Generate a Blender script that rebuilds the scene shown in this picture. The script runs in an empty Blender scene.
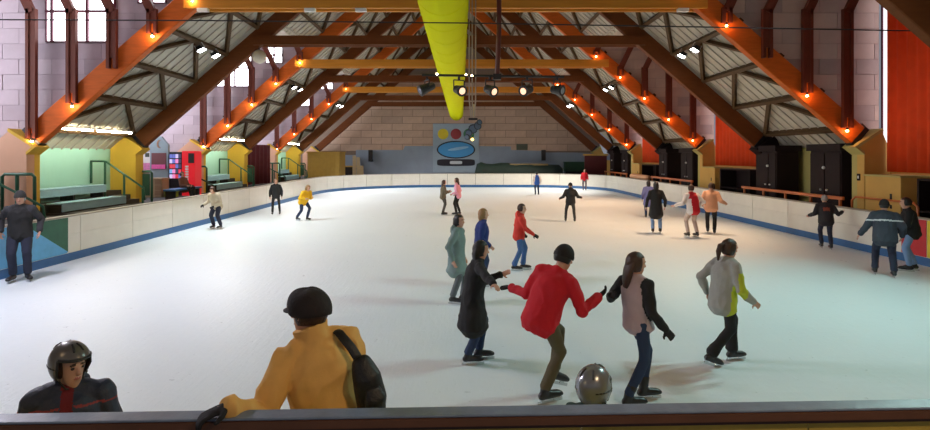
import bpy, math, random
from mathutils import Vector, Matrix, noise, kdtree
random.seed(7)
SC = bpy.context.scene
COL = SC.collection

# ------------------------------------------------------------------ camera, world, exposure
F, HX, HY, CZ = 560.0, 461.0, 155.0, 2.65          # focal length (px), vanishing point, eye height
cd = bpy.data.cameras.new('camera'); cam = bpy.data.objects.new('camera', cd); COL.objects.link(cam)
cam.location = (0, 0, CZ); cam.rotation_euler = (math.pi/2, 0, 0)
cd.sensor_width = 36; cd.lens = F/930*36; cd.shift_x = (465-HX)/930; cd.shift_y = (HY-215)/930
cd.clip_end = 300
SC.camera = cam
wd = bpy.data.worlds.new('world'); SC.world = wd; wd.use_nodes = True
wd.node_tree.nodes['Background'].inputs[0].default_value = (0.80, 0.86, 1.0, 1)
wd.node_tree.nodes['Background'].inputs[1].default_value = 0.26
SC.view_settings.view_transform = 'Standard'; SC.view_settings.look = 'None'
SC.view_settings.gamma = 1; SC.view_settings.use_curve_mapping = False
SC.view_settings.exposure = 0.0
FLOOD = 960.0
FLOODCOL = {('A0',-1): (0.89,0.85,1.0), ('A0',1): (0.60,1.0,0.93), ('A1',-1): (0.90,0.97,1.0), ('A1',1): (1.0,0.66,0.40), ('A2',-1): (0.97,0.97,1.0), ('A2',1): (1.0,0.62,0.37), ('A3',-1): (0.97,0.97,1.0), ('A3',1): (1,0.90,0.80)}
FLOODK = {'A0': 0.95, 'A1': 1.05, 'A2': 1.1, 'A3': 1.5}
DAYLIGHT = 6.0
PENDANT = 120.0
TUBE_E, BULB_W = 90.0, 12.0

# ------------------------------------------------------------------ materials
MATS = {}
def mat(name, col, rough=0.6, var=0.12, scale=6.0, bump=0.0, bscale=None, metal=0.0, emit=0.0, emcol=None, spec=None, stretch=None):
    if name in MATS: return MATS[name]
    m = bpy.data.materials.new(name); m.use_nodes = True; nt = m.node_tree; N = nt.nodes; L = nt.links
    b = N['Principled BSDF']
    b.inputs['Roughness'].default_value = rough; b.inputs['Metallic'].default_value = metal
    if spec is not None: b.inputs['Specular IOR Level'].default_value = spec
    tc = N.new('ShaderNodeTexCoord'); mp = N.new('ShaderNodeMapping')
    if stretch: mp.inputs['Scale'].default_value = stretch
    L.new(tc.outputs['Object'], mp.inputs['Vector'])
    nz = N.new('ShaderNodeTexNoise'); nz.inputs['Scale'].default_value = scale; nz.inputs['Detail'].default_value = 4
    L.new(mp.outputs[0], nz.inputs['Vector'])
    mx = N.new('ShaderNodeMix'); mx.data_type = 'RGBA'
    mx.inputs[6].default_value = (*[max(0, c*(1-var)) for c in col], 1)
    mx.inputs[7].default_value = (*[min(1, c*(1+var)) for c in col], 1)
    L.new(nz.outputs['Fac'], mx.inputs[0]); L.new(mx.outputs[2], b.inputs['Base Color'])
    if bump:
        n2 = N.new('ShaderNodeTexNoise'); n2.inputs['Scale'].default_value = bscale or scale*4; n2.inputs['Detail'].default_value = 3
        L.new(mp.outputs[0], n2.inputs['Vector'])
        bp = N.new('ShaderNodeBump'); bp.inputs['Strength'].default_value = bump; bp.inputs['Distance'].default_value = 0.02
        L.new(n2.outputs['Fac'], bp.inputs['Height']); L.new(bp.outputs[0], b.inputs['Normal'])
    if emit:
        b.inputs['Emission Color'].default_value = (*(emcol or col), 1); b.inputs['Emission Strength'].default_value = emit
    MATS[name] = m
    return m
def obj_random_mat(name, cols, rough=0.85, bump=0.25, bscale=40):
    """masonry: every block picks its own shade"""
    m = mat(name, cols[0], rough, 0.1, 3.0, bump, bscale); nt = m.node_tree; N = nt.nodes; L = nt.links
    oi = N.new('ShaderNodeObjectInfo'); cr = N.new('ShaderNodeValToRGB'); e = cr.color_ramp
    e.interpolation = 'LINEAR'
    while len(e.elements) < len(cols): e.elements.new(0.5)
    for i, c in enumerate(cols):
        e.elements[i].position = i/(len(cols)-1); e.elements[i].color = (*c, 1)
    L.new(oi.outputs['Random'], cr.inputs[0])
    mul = N.new('ShaderNodeMix'); mul.data_type = 'RGBA'; mul.blend_type = 'MULTIPLY'; mul.inputs[0].default_value = 1
    nz = N.new('ShaderNodeTexNoise'); nz.inputs['Scale'].default_value = 2.5; nz.inputs['Detail'].default_value = 5
    mr = N.new('ShaderNodeMapRange'); mr.inputs[3].default_value = 0.8; mr.inputs[4].default_value = 1.15
    tc = N.new('ShaderNodeTexCoord'); L.new(tc.outputs['Object'], nz.inputs['Vector']); L.new(nz.outputs['Fac'], mr.inputs[0])
    L.new(cr.outputs[0], mul.inputs[6]); L.new(mr.outputs[0], mul.inputs[7])
    L.new(mul.outputs[2], N['Principled BSDF'].inputs['Base Color'])
    return m

# ------------------------------------------------------------------ mesh helpers
class G:
    def __init__(s): s.v = []; s.f = []; s.mi = []; s.cur = 0; s.sm = False
    def add(s, vs, fs):
        o = len(s.v); s.v += [tuple(v) for v in vs]
        for f in fs: s.f.append(tuple(i+o for i in f)); s.mi.append(s.cur)
        return s
    def box(s, x0, x1, y0, y1, z0, z1):
        return s.add([(x0,y0,z0),(x1,y0,z0),(x1,y1,z0),(x0,y1,z0),(x0,y0,z1),(x1,y0,z1),(x1,y1,z1),(x0,y1,z1)],
              [(0,3,2,1),(4,5,6,7),(0,1,5,4),(1,2,6,5),(2,3,7,6),(3,0,4,7)])
    def beam(s, a, b, w, h, up=(0,0,1)):
        """box from a to b; h measured along up, w across"""
        a = Vector(a); b = Vector(b); d = (b-a).normalized(); up = Vector(up)
        sd = d.cross(up).normalized(); u = sd.cross(d).normalized()
        vs = []
        for p in (a, b):
            for i, j in ((-1,-1),(1,-1),(1,1),(-1,1)): vs.append(p + sd*i*w/2 + u*j*h/2)
        return s.add(vs, [(0,1,2,3),(7,6,5,4),(0,4,5,1),(1,5,6,2),(2,6,7,3),(3,7,4,0)])
    def prism(s, poly, y0, y1):
        """polygon in XZ extruded along Y"""
        n = len(poly)
        area = sum(poly[i][0]*poly[(i+1)%n][1]-poly[(i+1)%n][0]*poly[i][1] for i in range(n))
        if area < 0: poly = poly[::-1]
        vs = [(x,y0,z) for x, z in poly] + [(x,y1,z) for x, z in poly]
        fs = [tuple(range(n)), tuple(range(2*n-1, n-1, -1))]
        for i in range(n): j = (i+1)%n; fs.append((j, i, i+n, j+n))
        return s.add(vs, fs)
    def tube(s, pts, rad, n=12, ref=None, dome=True):
        """rad: numbers or (a, b) half-axes; a lies along ref"""
        P = [Vector(p) for p in pts]; R = [r if isinstance(r, tuple) else (r, r) for r in rad]
        if dome:
            d0 = (P[0]-P[1]).normalized(); d1 = (P[-1]-P[-2]).normalized()
            m0 = min(R[0]); m1 = min(R[-1])
            P = [P[0]+d0*m0*0.55] + P + [P[-1]+d1*m1*0.55]
            R = [(R[0][0]-m0*0.42, R[0][1]-m0*0.42)] + R + [(R[-1][0]-m1*0.42, R[-1][1]-m1*0.42)]
        k = len(P); vs = []; pa = None
        for i in range(k):
            d = (P[min(i+1,k-1)]-P[max(i-1,0)]).normalized()
            if ref is not None: a = Vector(ref)
            elif pa is not None: a = pa
            else: a = Vector((0,0,1)) if abs(d.z) < 0.9 else Vector((1,0,0))
            a = (a - d*a.dot(d))
            if a.length < 1e-4: a = d.orthogonal()
            a.normalize(); pa = a; b = d.cross(a)
            for j in range(n):
                t = 2*math.pi*j/n
                vs.append(P[i] + a*math.cos(t)*R[i][0] + b*math.sin(t)*R[i][1])
        fs = []
        for i in range(k-1):
            for j in range(n):
                j2 = (j+1)%n; fs.append((i*n+j, i*n+j2, (i+1)*n+j2, (i+1)*n+j))
        fs.append(tuple(range(n-1, -1, -1))); fs.append(tuple((k-1)*n+j for j in range(n)))
        return s.add(vs, fs)
    def ball(s, c, r, nu=12, nv=8, M=None):
        c = Vector(c); r = r if isinstance(r, tuple) else (r, r, r); vs = [Vector((0,0,r[2]))]
        for i in range(1, nv):
            ph = math.pi*i/nv
            for j in range(nu):
                t = 2*math.pi*j/nu; vs.append(Vector((r[0]*math.sin(ph)*math.cos(t), r[1]*math.sin(ph)*math.sin(t), r[2]*math.cos(ph))))
        vs.append(Vector((0,0,-r[2])))
        fs = [(0, 1+j, 1+(j+1)%nu) for j in range(nu)]
        for i in range(nv-2):
            for j in range(nu):
                a = 1+i*nu+j; b = 1+i*nu+(j+1)%nu; fs.append((a, a+nu, b+nu, b))
        e = len(vs)-1; o = 1+(nv-2)*nu
        fs += [(e, o+(j+1)%nu, o+j) for j in range(nu)]
        return s.add([c + (M @ v if M else v) for v in vs], fs)
    def mesh(s, name, mats):
        me = bpy.data.meshes.new(name); me.from_pydata(s.v, [], s.f)
        for m in (mats if isinstance(mats, (list, tuple)) else [mats]): me.materials.append(m)
        if any(s.mi): me.polygons.foreach_set('material_index', s.mi)
        if s.sm: me.polygons.foreach_set('use_smooth', [True]*len(s.f))
        me.update(); return me
    def build(s, name, mats, parent=None, **tg):
        return link(name, s.mesh(name, mats), parent, **tg)
def link(name, me, parent=None, loc=None, rot=None, **tg):
    o = bpy.data.objects.new(name, me); COL.objects.link(o)
    if parent is not None: o.parent = parent
    if loc is not None: o.location = loc
    if rot is not None: o.rotation_euler = rot
    return tag(o, **tg)
def tag(o, label=None, cat=None, group=None, kind=None):
    if label: o['label'] = label
    if cat: o['category'] = cat
    if group: o['group'] = group
    if kind: o['kind'] = kind
    return o
def thing(name, loc, label, cat, group=None, rz=0.0):
    o = bpy.data.objects.new(name, None); COL.objects.link(o); o.location = loc; o.rotation_euler = (0,0,rz)
    o.empty_display_size = 0.2
    return tag(o, label, cat, group)
def smooth(o):
    o.data.polygons.foreach_set('use_smooth', [True]*len(o.data.polygons)); return o
def bevel(o, w=0.02, seg=2):
    m = o.modifiers.new('bevel', 'BEVEL'); m.width = w; m.segments = seg; m.limit_method = 'ANGLE'; return o
def px(x, y, d):
    """world point seen at photo pixel (x, y) at depth d"""
    return Vector(((x-HX)*d/F, d, CZ-(y-HY)*d/F))
def on_ice(x, y):
    d = F*CZ/(y-HY); return Vector(((x-HX)*d/F, d, 0))

# ------------------------------------------------------------------ colours
wood_a   = mat('lit orange glulam', (0.55, 0.115, 0.014), 0.55, 0.25, 3, 0.1, 30, stretch=(1,1,6), spec=0.2)  # same timber as the brown frames, lamplight put into the colour
wood_b   = mat('shaded brown glulam', (0.15, 0.043, 0.010), 0.6, 0.25, 3, 0.1, 30, stretch=(1,1,6), spec=0.2)  # same timber as the orange frames, their weaker light put into the colour
wood_col = mat('lit golden collar', (0.60, 0.24, 0.03), 0.5, 0.2, 3, 0.1, 30, stretch=(0.3,4,4), spec=0.2)  # collars of the brighter-lit frames, that light put into the colour
wood_dk  = mat('dark brown post', (0.13, 0.032, 0.02), 0.5, 0.2, 4, 0.08, 30, spec=0.2)
wood_pl  = mat('purlin timber', (0.085, 0.048, 0.022), 0.6, 0.25, 4, 0.1, 30, spec=0.2)
steel_dk = mat('dark steel', (0.03, 0.03, 0.035), 0.4, 0.1, 8, metal=0.7)
steel    = mat('galvanised steel', (0.45, 0.46, 0.48), 0.35, 0.1, 8, metal=0.9)
black    = mat('black paint', (0.012, 0.012, 0.014), 0.45, 0.2, 8)
sheetm   = mat('grey roof sheet', (0.45, 0.42, 0.36), 0.65, 0.14, 1.2, 0.03, 12)
block_l  = obj_random_mat('lilac pink blockwork', [(0.44,0.36,0.42), (0.53,0.44,0.51), (0.49,0.41,0.47), (0.41,0.34,0.40)])
mortar_l = mat('lilac mortar', (0.39, 0.32, 0.37), 0.9, 0.1, 8, 0.2, 60)
block_r  = obj_random_mat('dusty mauve blockwork', [(0.46,0.34,0.31), (0.56,0.42,0.38), (0.51,0.38,0.35), (0.38,0.29,0.285)])
mortar_r = mat('mauve mortar', (0.38, 0.29, 0.27), 0.9, 0.1, 8, 0.2, 60)
block_f  = obj_random_mat('buff pink blockwork', [(0.52,0.36,0.27), (0.60,0.42,0.32), (0.56,0.39,0.30), (0.49,0.35,0.27)])
mortar_f = mat('buff mortar', (0.24, 0.17, 0.13), 0.9, 0.1, 8, 0.2, 60)
pinkp    = mat('peach pink render', (0.72, 0.42, 0.29), 0.8, 0.08, 3, 0.1, 30)
yellowp  = mat('yellow render', (0.72, 0.46, 0.05), 0.75, 0.08, 3, 0.1, 30)
ochrep   = mat('ochre render', (0.55, 0.33, 0.08), 0.75, 0.1, 3, 0.1, 30)
oliveyel = mat('pale olive yellow paint', (0.42, 0.36, 0.12), 0.75, 0.08, 3, 0.05, 30)
mint     = mat('mint green paint', (0.33, 0.62, 0.54), 0.7, 0.06, 2, 0.05, 30)
concrete = mat('concrete', (0.17, 0.16, 0.15), 0.85, 0.25, 3, 0.2, 20)
rubber   = mat('rubber matting', (0.06, 0.06, 0.065), 0.8, 0.25, 6, 0.3, 60)
greenrail= mat('dark green paint', (0.015, 0.10, 0.06), 0.35, 0.1, 8)
benchm   = mat('pale blue bench paint', (0.30, 0.52, 0.64), 0.5, 0.12, 4)
darkstep = mat('dark tread', (0.05, 0.045, 0.04), 0.8, 0.2, 6)
boardm   = mat('white dasher board', (0.74, 0.71, 0.63), 0.35, 0.08, 2.5, 0.03, 10)
kickm    = mat('blue kick strip', (0.03, 0.125, 0.31), 0.45, 0.15, 5)
capm     = mat('dasher cap rail', (0.33, 0.29, 0.23), 0.45, 0.15, 5)
closetm  = mat('very dark brown closet', (0.016, 0.009, 0.010), 0.6, 0.2, 4, spec=0.15)
orangerl = mat('orange red handrail', (0.50, 0.13, 0.03), 0.4, 0.12, 5)
ductm    = mat('lime yellow fabric duct', (0.64, 0.66, 0.002), 0.8, 0.06, 1.2, 0.1, 6, spec=0.08)
whitep   = mat('white paint', (0.75, 0.74, 0.72), 0.5, 0.05, 5)
daycurt  = mat('shaded glazing', (0.9, 0.93, 1.0), 0.3, 0.0, 5, emit=1.25, emcol=(0.92, 0.95, 1.0))
day      = mat('daylit glazing', (0.9, 0.93, 1.0), 0.3, 0.0, 5, emit=DAYLIGHT, emcol=(0.92, 0.95, 1.0))
framem   = mat('maroon window frame', (0.14, 0.03, 0.06), 0.5, 0.1, 6)

# ------------------------------------------------------------------ ice
ice = mat('rink ice', (0.75, 0.82, 0.845), 0.28, 0.05, 0.25, 0.0, spec=0.35)
nt = ice.node_tree; N = nt.nodes; L = nt.links
tc = N.new('ShaderNodeTexCoord'); hs = []
for i, (sx, sy, sc, rz) in enumerate([(1, 9, 2.0, 0.3), (9, 1, 1.6, 0.5), (1, 1, 14.0, 0)]):
    mp = N.new('ShaderNodeMapping'); mp.inputs['Scale'].default_value = (sx, sy, 1); mp.inputs['Rotation'].default_value = (0, 0, rz)
    nz = N.new('ShaderNodeTexNoise'); nz.inputs['Scale'].default_value = sc; nz.inputs['Detail'].default_value = 6
    nz.inputs['Distortion'].default_value = 0.8
    L.new(tc.outputs['Object'], mp.inputs[0]); L.new(mp.outputs[0], nz.inputs['Vector']); hs.append(nz.outputs['Fac'])
ad = N.new('ShaderNodeMath'); L.new(hs[0], ad.inputs[0]); L.new(hs[1], ad.inputs[1])
a2 = N.new('ShaderNodeMath'); L.new(ad.outputs[0], a2.inputs[0]); L.new(hs[2], a2.inputs[1])
bp = N.new('ShaderNodeBump'); bp.inputs['Strength'].default_value = 0.22; bp.inputs['Distance'].default_value = 0.03
L.new(a2.outputs[0], bp.inputs['Height']); L.new(bp.outputs[0], N['Principled BSDF'].inputs['Normal'])
mr = N.new('ShaderNodeMapRange'); mr.inputs[1].default_value = 0.9; mr.inputs[2].default_value = 2.0
mr.inputs[3].default_value = 0.22; mr.inputs[4].default_value = 0.5
L.new(a2.outputs[0], mr.inputs[0]); L.new(mr.outputs[0], N['Principled BSDF'].inputs['Roughness'])

# rink outline (counter-clockwise seen from above): near side 3.0, far side 46
XL, XR, YN, YF = -9.8, 11.1, 3.10, 46.0
def arc(cx, cy, r, a0, a1, n):
    return [(cx+r*math.cos(math.radians(a0+(a1-a0)*i/n)), cy+r*math.sin(math.radians(a0+(a1-a0)*i/n))) for i in range(n+1)]
RIM = arc(XR-4, YN+4, 4, -90, 0, 6) + arc(XR-6, YF-6, 6, 0, 90, 12) + arc(XL+8.5, YF-8.5, 8.5, 90, 180, 14) + arc(XL+4, YN+4, 4, 180, 270, 6)
g = G(); n = len(RIM); g.add([(x, y, 0) for x, y in RIM] + [(x, y, -0.25) for x, y in RIM], [tuple(range(n))])
for i in range(n): g.add([], []); g.f.append((i, i+n, (i+1)%n+n, (i+1)%n)); g.mi.append(0)
g.build('floor', ice, kind='structure')
g = G(); g.box(-17, 15, -3, 52, -0.6, -0.26); g.build('floor', concrete, kind='structure')

# ------------------------------------------------------------------ dasher boards
rink = thing('rink_barrier', (0, 0, 0), 'low white rink barrier with blue kick strip running round the ice', 'barrier')
def offset(path, o):
    out = []
    for i, p in enumerate(path):
        a = path[max(i-1, 0)]; b = path[min(i+1, len(path)-1)]
        d = Vector((b[0]-a[0], b[1]-a[1], 0)).normalized(); out.append((p[0]+d.y*o, p[1]-d.x*o))
    return out
def resample(path, step):
    pts = [Vector((x, y, 0)) for x, y in path]; seg = [(pts[i+1]-pts[i]).length for i in range(len(pts)-1)]
    T = sum(seg); k = max(1, round(T/step)); res = []
    for q in range(k+1):
        t = T*q/k; i = 0
        while i < len(seg)-1 and t > seg[i]: t -= seg[i]; i += 1
        p = pts[i].lerp(pts[i+1], min(1, t/seg[i])); res.append((p.x, p.y))
    return res
dense = []
for i in range(len(RIM)-1):
    a = Vector(RIM[i]); b = Vector(RIM[i+1]); m = max(1, int((b-a).length/0.6))
    dense += [tuple(a.lerp(b, q/m)) for q in range(m)]
dense.append(RIM[-1])
def strip(g, path, o0, o1, z0, z1):
    A = offset(path, o0); B = offset(path, o1); k = len(path); vs = []
    for (ax, ay), (bx, by) in zip(A, B): vs += [(ax,ay,z0),(bx,by,z0),(bx,by,z1),(ax,ay,z1)]
    fs = [(0,1,2,3), tuple(4*(k-1)+j for j in (3,2,1,0))]
    for i in range(k-1):
        for j in range(4): fs.append((4*i+j, 4*i+4+j, 4*i+4+(j+1)%4, 4*i+(j+1)%4))
    g.add(vs, fs)
green_pn = mat('dark green board paint', (0.02, 0.12, 0.07), 0.5, 0.3, 6)
blue_pn = mat('light blue board paint', (0.12, 0.42, 0.72), 0.5, 0.2, 6)
red_pn = mat('red board paint', (0.55, 0.02, 0.03), 0.5, 0.15, 6)
yel_pn = mat('yellow board paint', (0.75, 0.60, 0.03), 0.5, 0.15, 6)
# panels follow the right side, far end and left side; joints stay open by 2 cm
total = resample(dense, 2.3)
fine = resample(dense, 0.23)
per = (len(fine)-1)/(len(total)-1)
for q in range(len(total)-1):
    i0, i1 = round(q*per), round((q+1)*per)
    seg = fine[i0:i1+1]
    d0 = Vector((seg[1][0]-seg[0][0], seg[1][1]-seg[0][1])).normalized()*0.012
    d1 = Vector((seg[-1][0]-seg[-2][0], seg[-1][1]-seg[-2][1])).normalized()*0.012
    seg[0] = (seg[0][0]+d0.x, seg[0][1]+d0.y); seg[-1] = (seg[-1][0]-d1.x, seg[-1][1]-d1.y)
    g = G(); strip(g, seg, 0.0, 0.09, 0.20, 0.66); strip(g, seg, 0.004, 0.09, 0.665, 1.10); g.build('board_panel', boardm, rink)
g = G(); strip(g, dense, -0.018, 0.09, 0.0, 0.20); g.build('kick_strip', kickm, rink)
g = G(); strip(g, dense, -0.03, 0.13, 1.103, 1.14); g.build('cap_rail', capm, rink)
g = G(); strip(g, dense, 0.092, 0.115, 0.0, 1.10); g.build('backing', darkstep, rink)
# painted triangles on the left-hand board, coloured panels on the right-hand board
def side_poly(name, m, X, pts, th, par):
    n = len(pts); vs = [(X, y, z) for y, z in pts] + [(X+th, y, z) for y, z in pts]
    fs = [tuple(range(n)), tuple(range(2*n-1, n-1, -1))] + [(i, i+n, (i+1)%n+n, (i+1)%n) for i in range(n)]
    return G().add(vs, fs).build(name, m, par)
side_poly('painted_triangle', green_pn, XL+0.001, [(12.55,1.09),(13.95,1.09),(13.95,0.24)], 0.012, rink)
side_poly('painted_triangle', blue_pn, XL+0.001, [(11.0,1.09),(12.55,1.09),(13.95,0.24),(13.9,0.21),(11.0,0.21)], 0.010, rink)
side_poly('painted_panel', red_pn, XR-0.013, [(13.35,0.21),(14.1,0.21),(14.1,1.09),(13.35,1.09)], 0.012, rink)
side_poly('painted_panel', yel_pn, XR-0.013, [(11.3,0.21),(13.32,0.21),(13.32,1.09),(11.3,1.09)], 0.012, rink)

# near barrier in front of the spectators, turned by half a degree as in the photo
nb = thing('near_barrier', (0, YN-0.10, 0), 'brown timber barrier with blue-grey cap rail in front of the spectators', 'barrier', rz=math.radians(2.0))
capb = mat('blue grey worn cap', (0.17, 0.22, 0.31), 0.35, 0.35, 9, 0.1, 40)
fascia = mat('red brown fascia board', (0.13, 0.055, 0.03), 0.5, 0.25, 5, 0.1, 30)
dkfas = mat('shadow strip and post brown', (0.05, 0.022, 0.016), 0.6, 0.2, 5)
nyel = mat('ochre near panel', (0.50, 0.36, 0.06), 0.6, 0.2, 4, 0.1, 20)
bevel(G().box(-5.6, 6.9, -0.035, 0.075, 1.258, 1.272).build('cap_rail', capb, nb), 0.008)
G().box(-5.6, 6.9, -0.045, -0.012, 1.216, 1.257).build('fascia', fascia, nb)
G().box(-5.6, 6.9, -0.035, -0.010, 1.197, 1.215).build('shadow_strip', dkfas, nb)  # dark strip painting in the shadow line under the fascia
for i in range(10):
    G().box(-5.6+i*1.25, -5.6+i*1.25+1.24, -0.012, 0.012, -0.25, 1.196).build('panel', nyel, nb)
for i in range(6):
    G().box(-5.45+i*2.056, -5.38+i*2.056, -0.06, -0.036, -0.25, 1.17).build('post', dkfas, nb)

# ------------------------------------------------------------------ building shell
XC, HALF, FZ, SL = -0.45, 12.15, 3.15, 0.87       # ridge X, half span, rafter foot height, slope
XFL, XFR = XC-HALF, XC+HALF
D0, DS = 16.5, 5.43
FR = {'A0': D0-2*DS, 'B0': D0-DS, 'A1': D0, 'B1': D0+DS, 'A2': D0+2*DS, 'B2': D0+3*DS, 'A3': D0+4*DS, 'B3': D0+5*DS, 'A4': D0+6*DS}
RD = 0.30                                          # half depth of a rafter, square to its run
VH = RD*math.sqrt(1+SL*SL)                         # the same measured vertically
RZ = FZ + SL*HALF
def rz(x): return RZ - SL*abs(x-XC)
YW = 50.2
XOL, XOR = -15.6, 12.45                            # outer walls of the tall bays
def clip(poly, f):
    out = []
    for i in range(len(poly)):
        a, b = poly[i], poly[(i+1)%len(poly)]; fa, fb = f(a), f(b)
        if fa >= 0: out.append(a)
        if fa*fb < 0: t = fa/(fa-fb); out.append((a[0]+(b[0]-a[0])*t, a[1]+(b[1]-a[1])*t))
    return out
BLK = {}
def blocks(par, x0, x1, z0, z1, bw, bh, y, th, m, keep, holes=(), jt=0.008):
    r = 0; z = z0
    while z < z1-0.05:
        x = x0 - (bw/2 if r % 2 else 0)
        while x < x1-0.05:
            a, b = max(x, x0)+jt, min(x+bw, x1)-jt; c, d = z+jt, min(z+bh, z1)-jt
            x += bw
            if b-a < 0.08: continue
            cells = [(a, b, c, d)]
            for hx0, hx1, hz0, hz1 in holes:
                nx = []
                for (a, b, c, d) in cells:
                    if b <= hx0 or a >= hx1 or d <= hz0 or c >= hz1: nx.append((a, b, c, d)); continue
                    if a < hx0: nx.append((a, hx0, c, d))
                    if b > hx1: nx.append((hx1, b, c, d))
                    a2, b2 = max(a, hx0), min(b, hx1)
                    if c < hz0: nx.append((a2, b2, c, hz0))
                    if d > hz1: nx.append((a2, b2, hz1, d))
                cells = nx
            for (a, b, c, d) in cells:
                if b-a < 0.06 or d-c < 0.06: continue
                po = clip([(a,c),(b,c),(b,d),(a,d)], keep)
                if len(po) < 3: continue
                full = len(po) == 4 and abs(po[0][0]-a) < 1e-6 and abs(po[2][1]-d) < 1e-6 and abs(po[1][0]-b) < 1e-6 and abs(po[1][1]-c) < 1e-6
                dy = random.uniform(-0.008, 0.008)
                if full:
                    key = (round(b-a, 3), round(d-c, 3), m.name)
                    if key not in BLK: BLK[key] = G().box(-(b-a)/2, (b-a)/2, -th, 0, -(d-c)/2, (d-c)/2).mesh('block', m)
                    link('block', BLK[key], par, loc=((a+b)/2, y+dy, (c+d)/2))
                else:
                    cx = sum(p[0] for p in po)/len(po); cz = sum(p[1] for p in po)/len(po)
                    ar = abs(sum(po[i][0]*po[(i+1)%len(po)][1]-po[(i+1)%len(po)][0]*po[i][1] for i in range(len(po))))/2
                    if ar < 0.012: continue
                    o = G().prism([(p[0]-cx, p[1]-cz) for p in po], -th, 0).build('block', m, par, loc=(cx, y+dy, cz))
        z += bh; r += 1

wn = 0
def window(x0, x1, z0, z1, y, cols, rows, fr=0.07):
    global wn; wn += 1
    o = thing('window_%d' % wn, ((x0+x1)/2, y, z0), None, None); o['kind'] = 'structure'
    w, h = (x1-x0), z1-z0; f = G()
    f.box(-w/2, w/2, -0.06, 0.04, 0, fr*0.5).box(-w/2, w/2, -0.06, 0.04, h-fr, h)
    f.box(-w/2, -w/2+fr*0.5, -0.06, 0.04, 0, h).box(w/2-fr*0.5, w/2, -0.06, 0.04, 0, h)
    xs = [-w/2] + [-w/2+w*c for c in cols] + [w/2]; zs = [0] + [h*c for c in rows] + [h]
    for q in xs[1:-1]: f.box(q-fr/2, q+fr/2, -0.07, 0.04, 0, h)
    for q in zs[1:-1]: f.box(-w/2, w/2, -0.075, 0.04, q-fr/2, q+fr/2)
    f.build('window_frame', framem, o)
    for i in range(len(xs)-1):
        for j in range(len(zs)-1):
            G().box(xs[i]+0.01, xs[i+1]-0.01, 0.0, 0.012, zs[j]+0.01, zs[j+1]-0.01).build('pane', day, o)
    return o
def roof_hi(x): return 16.0 - 0.52*abs(x-XC)
ZD = 8.1                                           # flat ceiling of the dormer bays
XD = (RZ-ZD)/SL                                    # where the rafters pass through it
for nm in ('A1', 'A2', 'A3'):
    y = FR[nm]+0.16
    k = F/FR[nm]
    # left return wall: backing with hole left open behind the window
    holes = [(-12.33, -10.27, 6.0, 7.9), (-9.6, -8.75, 7.15, 8.0)]
    w = G(); w.prism([(XOL,0),(-13.2,0),(-13.2,rz(-13.2)-0.1),(XC-XD,ZD),(XOL,ZD)], y+0.015, y+0.22)
    wl = w.build('wall_left', mortar_l, kind='structure')
    blocks(wl, XOL, -6.6, 2.76, ZD, 0.98, 0.457, y+0.055, 0.06, block_l, lambda p: p[1]-(rz(p[0])-0.1), holes)
    for hx0, hx1, hz0, hz1 in holes:
        window(hx0, hx1, hz0, hz1, y+0.0, (0.09, 0.60) if hx0 < -10 else (0.5,), (0.48,))
    w = G(); w.prism([(XOR,0),(12.1,0),(12.1,rz(12.1)-0.1),(XC+XD,ZD),(XOR,ZD)], y+0.015, y+0.22)
    wr = w.build('wall_right', mortar_r, kind='structure')
    blocks(wr, 5.7, XOR-0.02, 2.76, ZD, 1.1, 0.457, y+0.055, 0.06, block_r, lambda p: p[1]-(rz(p[0])-0.1))
# far end wall
w = G(); w.prism([(XOL,-0.3),(XOR,-0.3),(XOR,roof_hi(XOR)),(XC,roof_hi(XC)),(XOL,roof_hi(XOL))], YW+0.05, YW+0.3)
wf = w.build('wall_far', mortar_f, kind='structure')
blocks(wf, -14.5, XOR, 3.0, 9.2, 1.85, 0.62, YW+0.055, 0.06, block_f, lambda p: rz(p[0])+0.4-p[1], jt=0.02)
greyblue = mat('grey blue wall paint', (0.28, 0.34, 0.44), 0.6, 0.12, 1.5, 0.05, 20)
def fx(x): return (x-HX)*YW/F
def fz(y): return CZ-(y-HY)*YW/F
w = G(); w.prism([(fx(322),-0.2),(fx(640),-0.2),(fx(640),fz(155)),(fx(575),fz(152.5)),(fx(545),fz(152.5)),(fx(545),fz(151)),(fx(511),fz(150)),(fx(511),fz(146.5)),
      (fx(478),fz(146)),(fx(478),fz(123.5)),(fx(433),fz(123.5)),(fx(433),fz(146)),(fx(405),fz(146)),(fx(403),fz(150)),(fx(356),fz(150)),(fx(356),fz(155)),(fx(322),fz(155))], YW-0.045, YW-0.006)
w.build('painted_band', greyblue, wf)
# back side of the tall bays, outer walls, roofs
for nm in ('B0', 'B1', 'B2'):
    y = FR[nm]
    G().prism([(XOL,0),(-13.6,0),(-13.6,2.6),(XC-XD-0.6,ZD),(XOL,ZD)], y+0.2, y+0.34).build('wall_left', mortar_l, kind='structure')
    G().prism([(XOR,0),(12.2,0),(12.2,3.0),(XC+XD+0.6,ZD),(XOR,ZD)], y+0.2, y+0.34).build('wall_right', mortar_r, kind='structure')
hi_roof = mat('tall bay ceiling', (0.42, 0.39, 0.35), 0.7, 0.15, 2)
for a, b in (('B0','A1'), ('B1','A2'), ('B2','A3'), ('B3', None)):
    y0 = FR[a]+0.2; y1 = FR[b]+0.3 if b else YW+0.3
    for s, xo in ((-1, XOL-0.3), (1, XOR+0.3)):
        xi = XC+s*(XD+0.55)
        G().box(min(xi, xo), max(xi, xo), y0, y1, ZD, ZD+0.15).build('ceiling', hi_roof, kind='structure')
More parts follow.
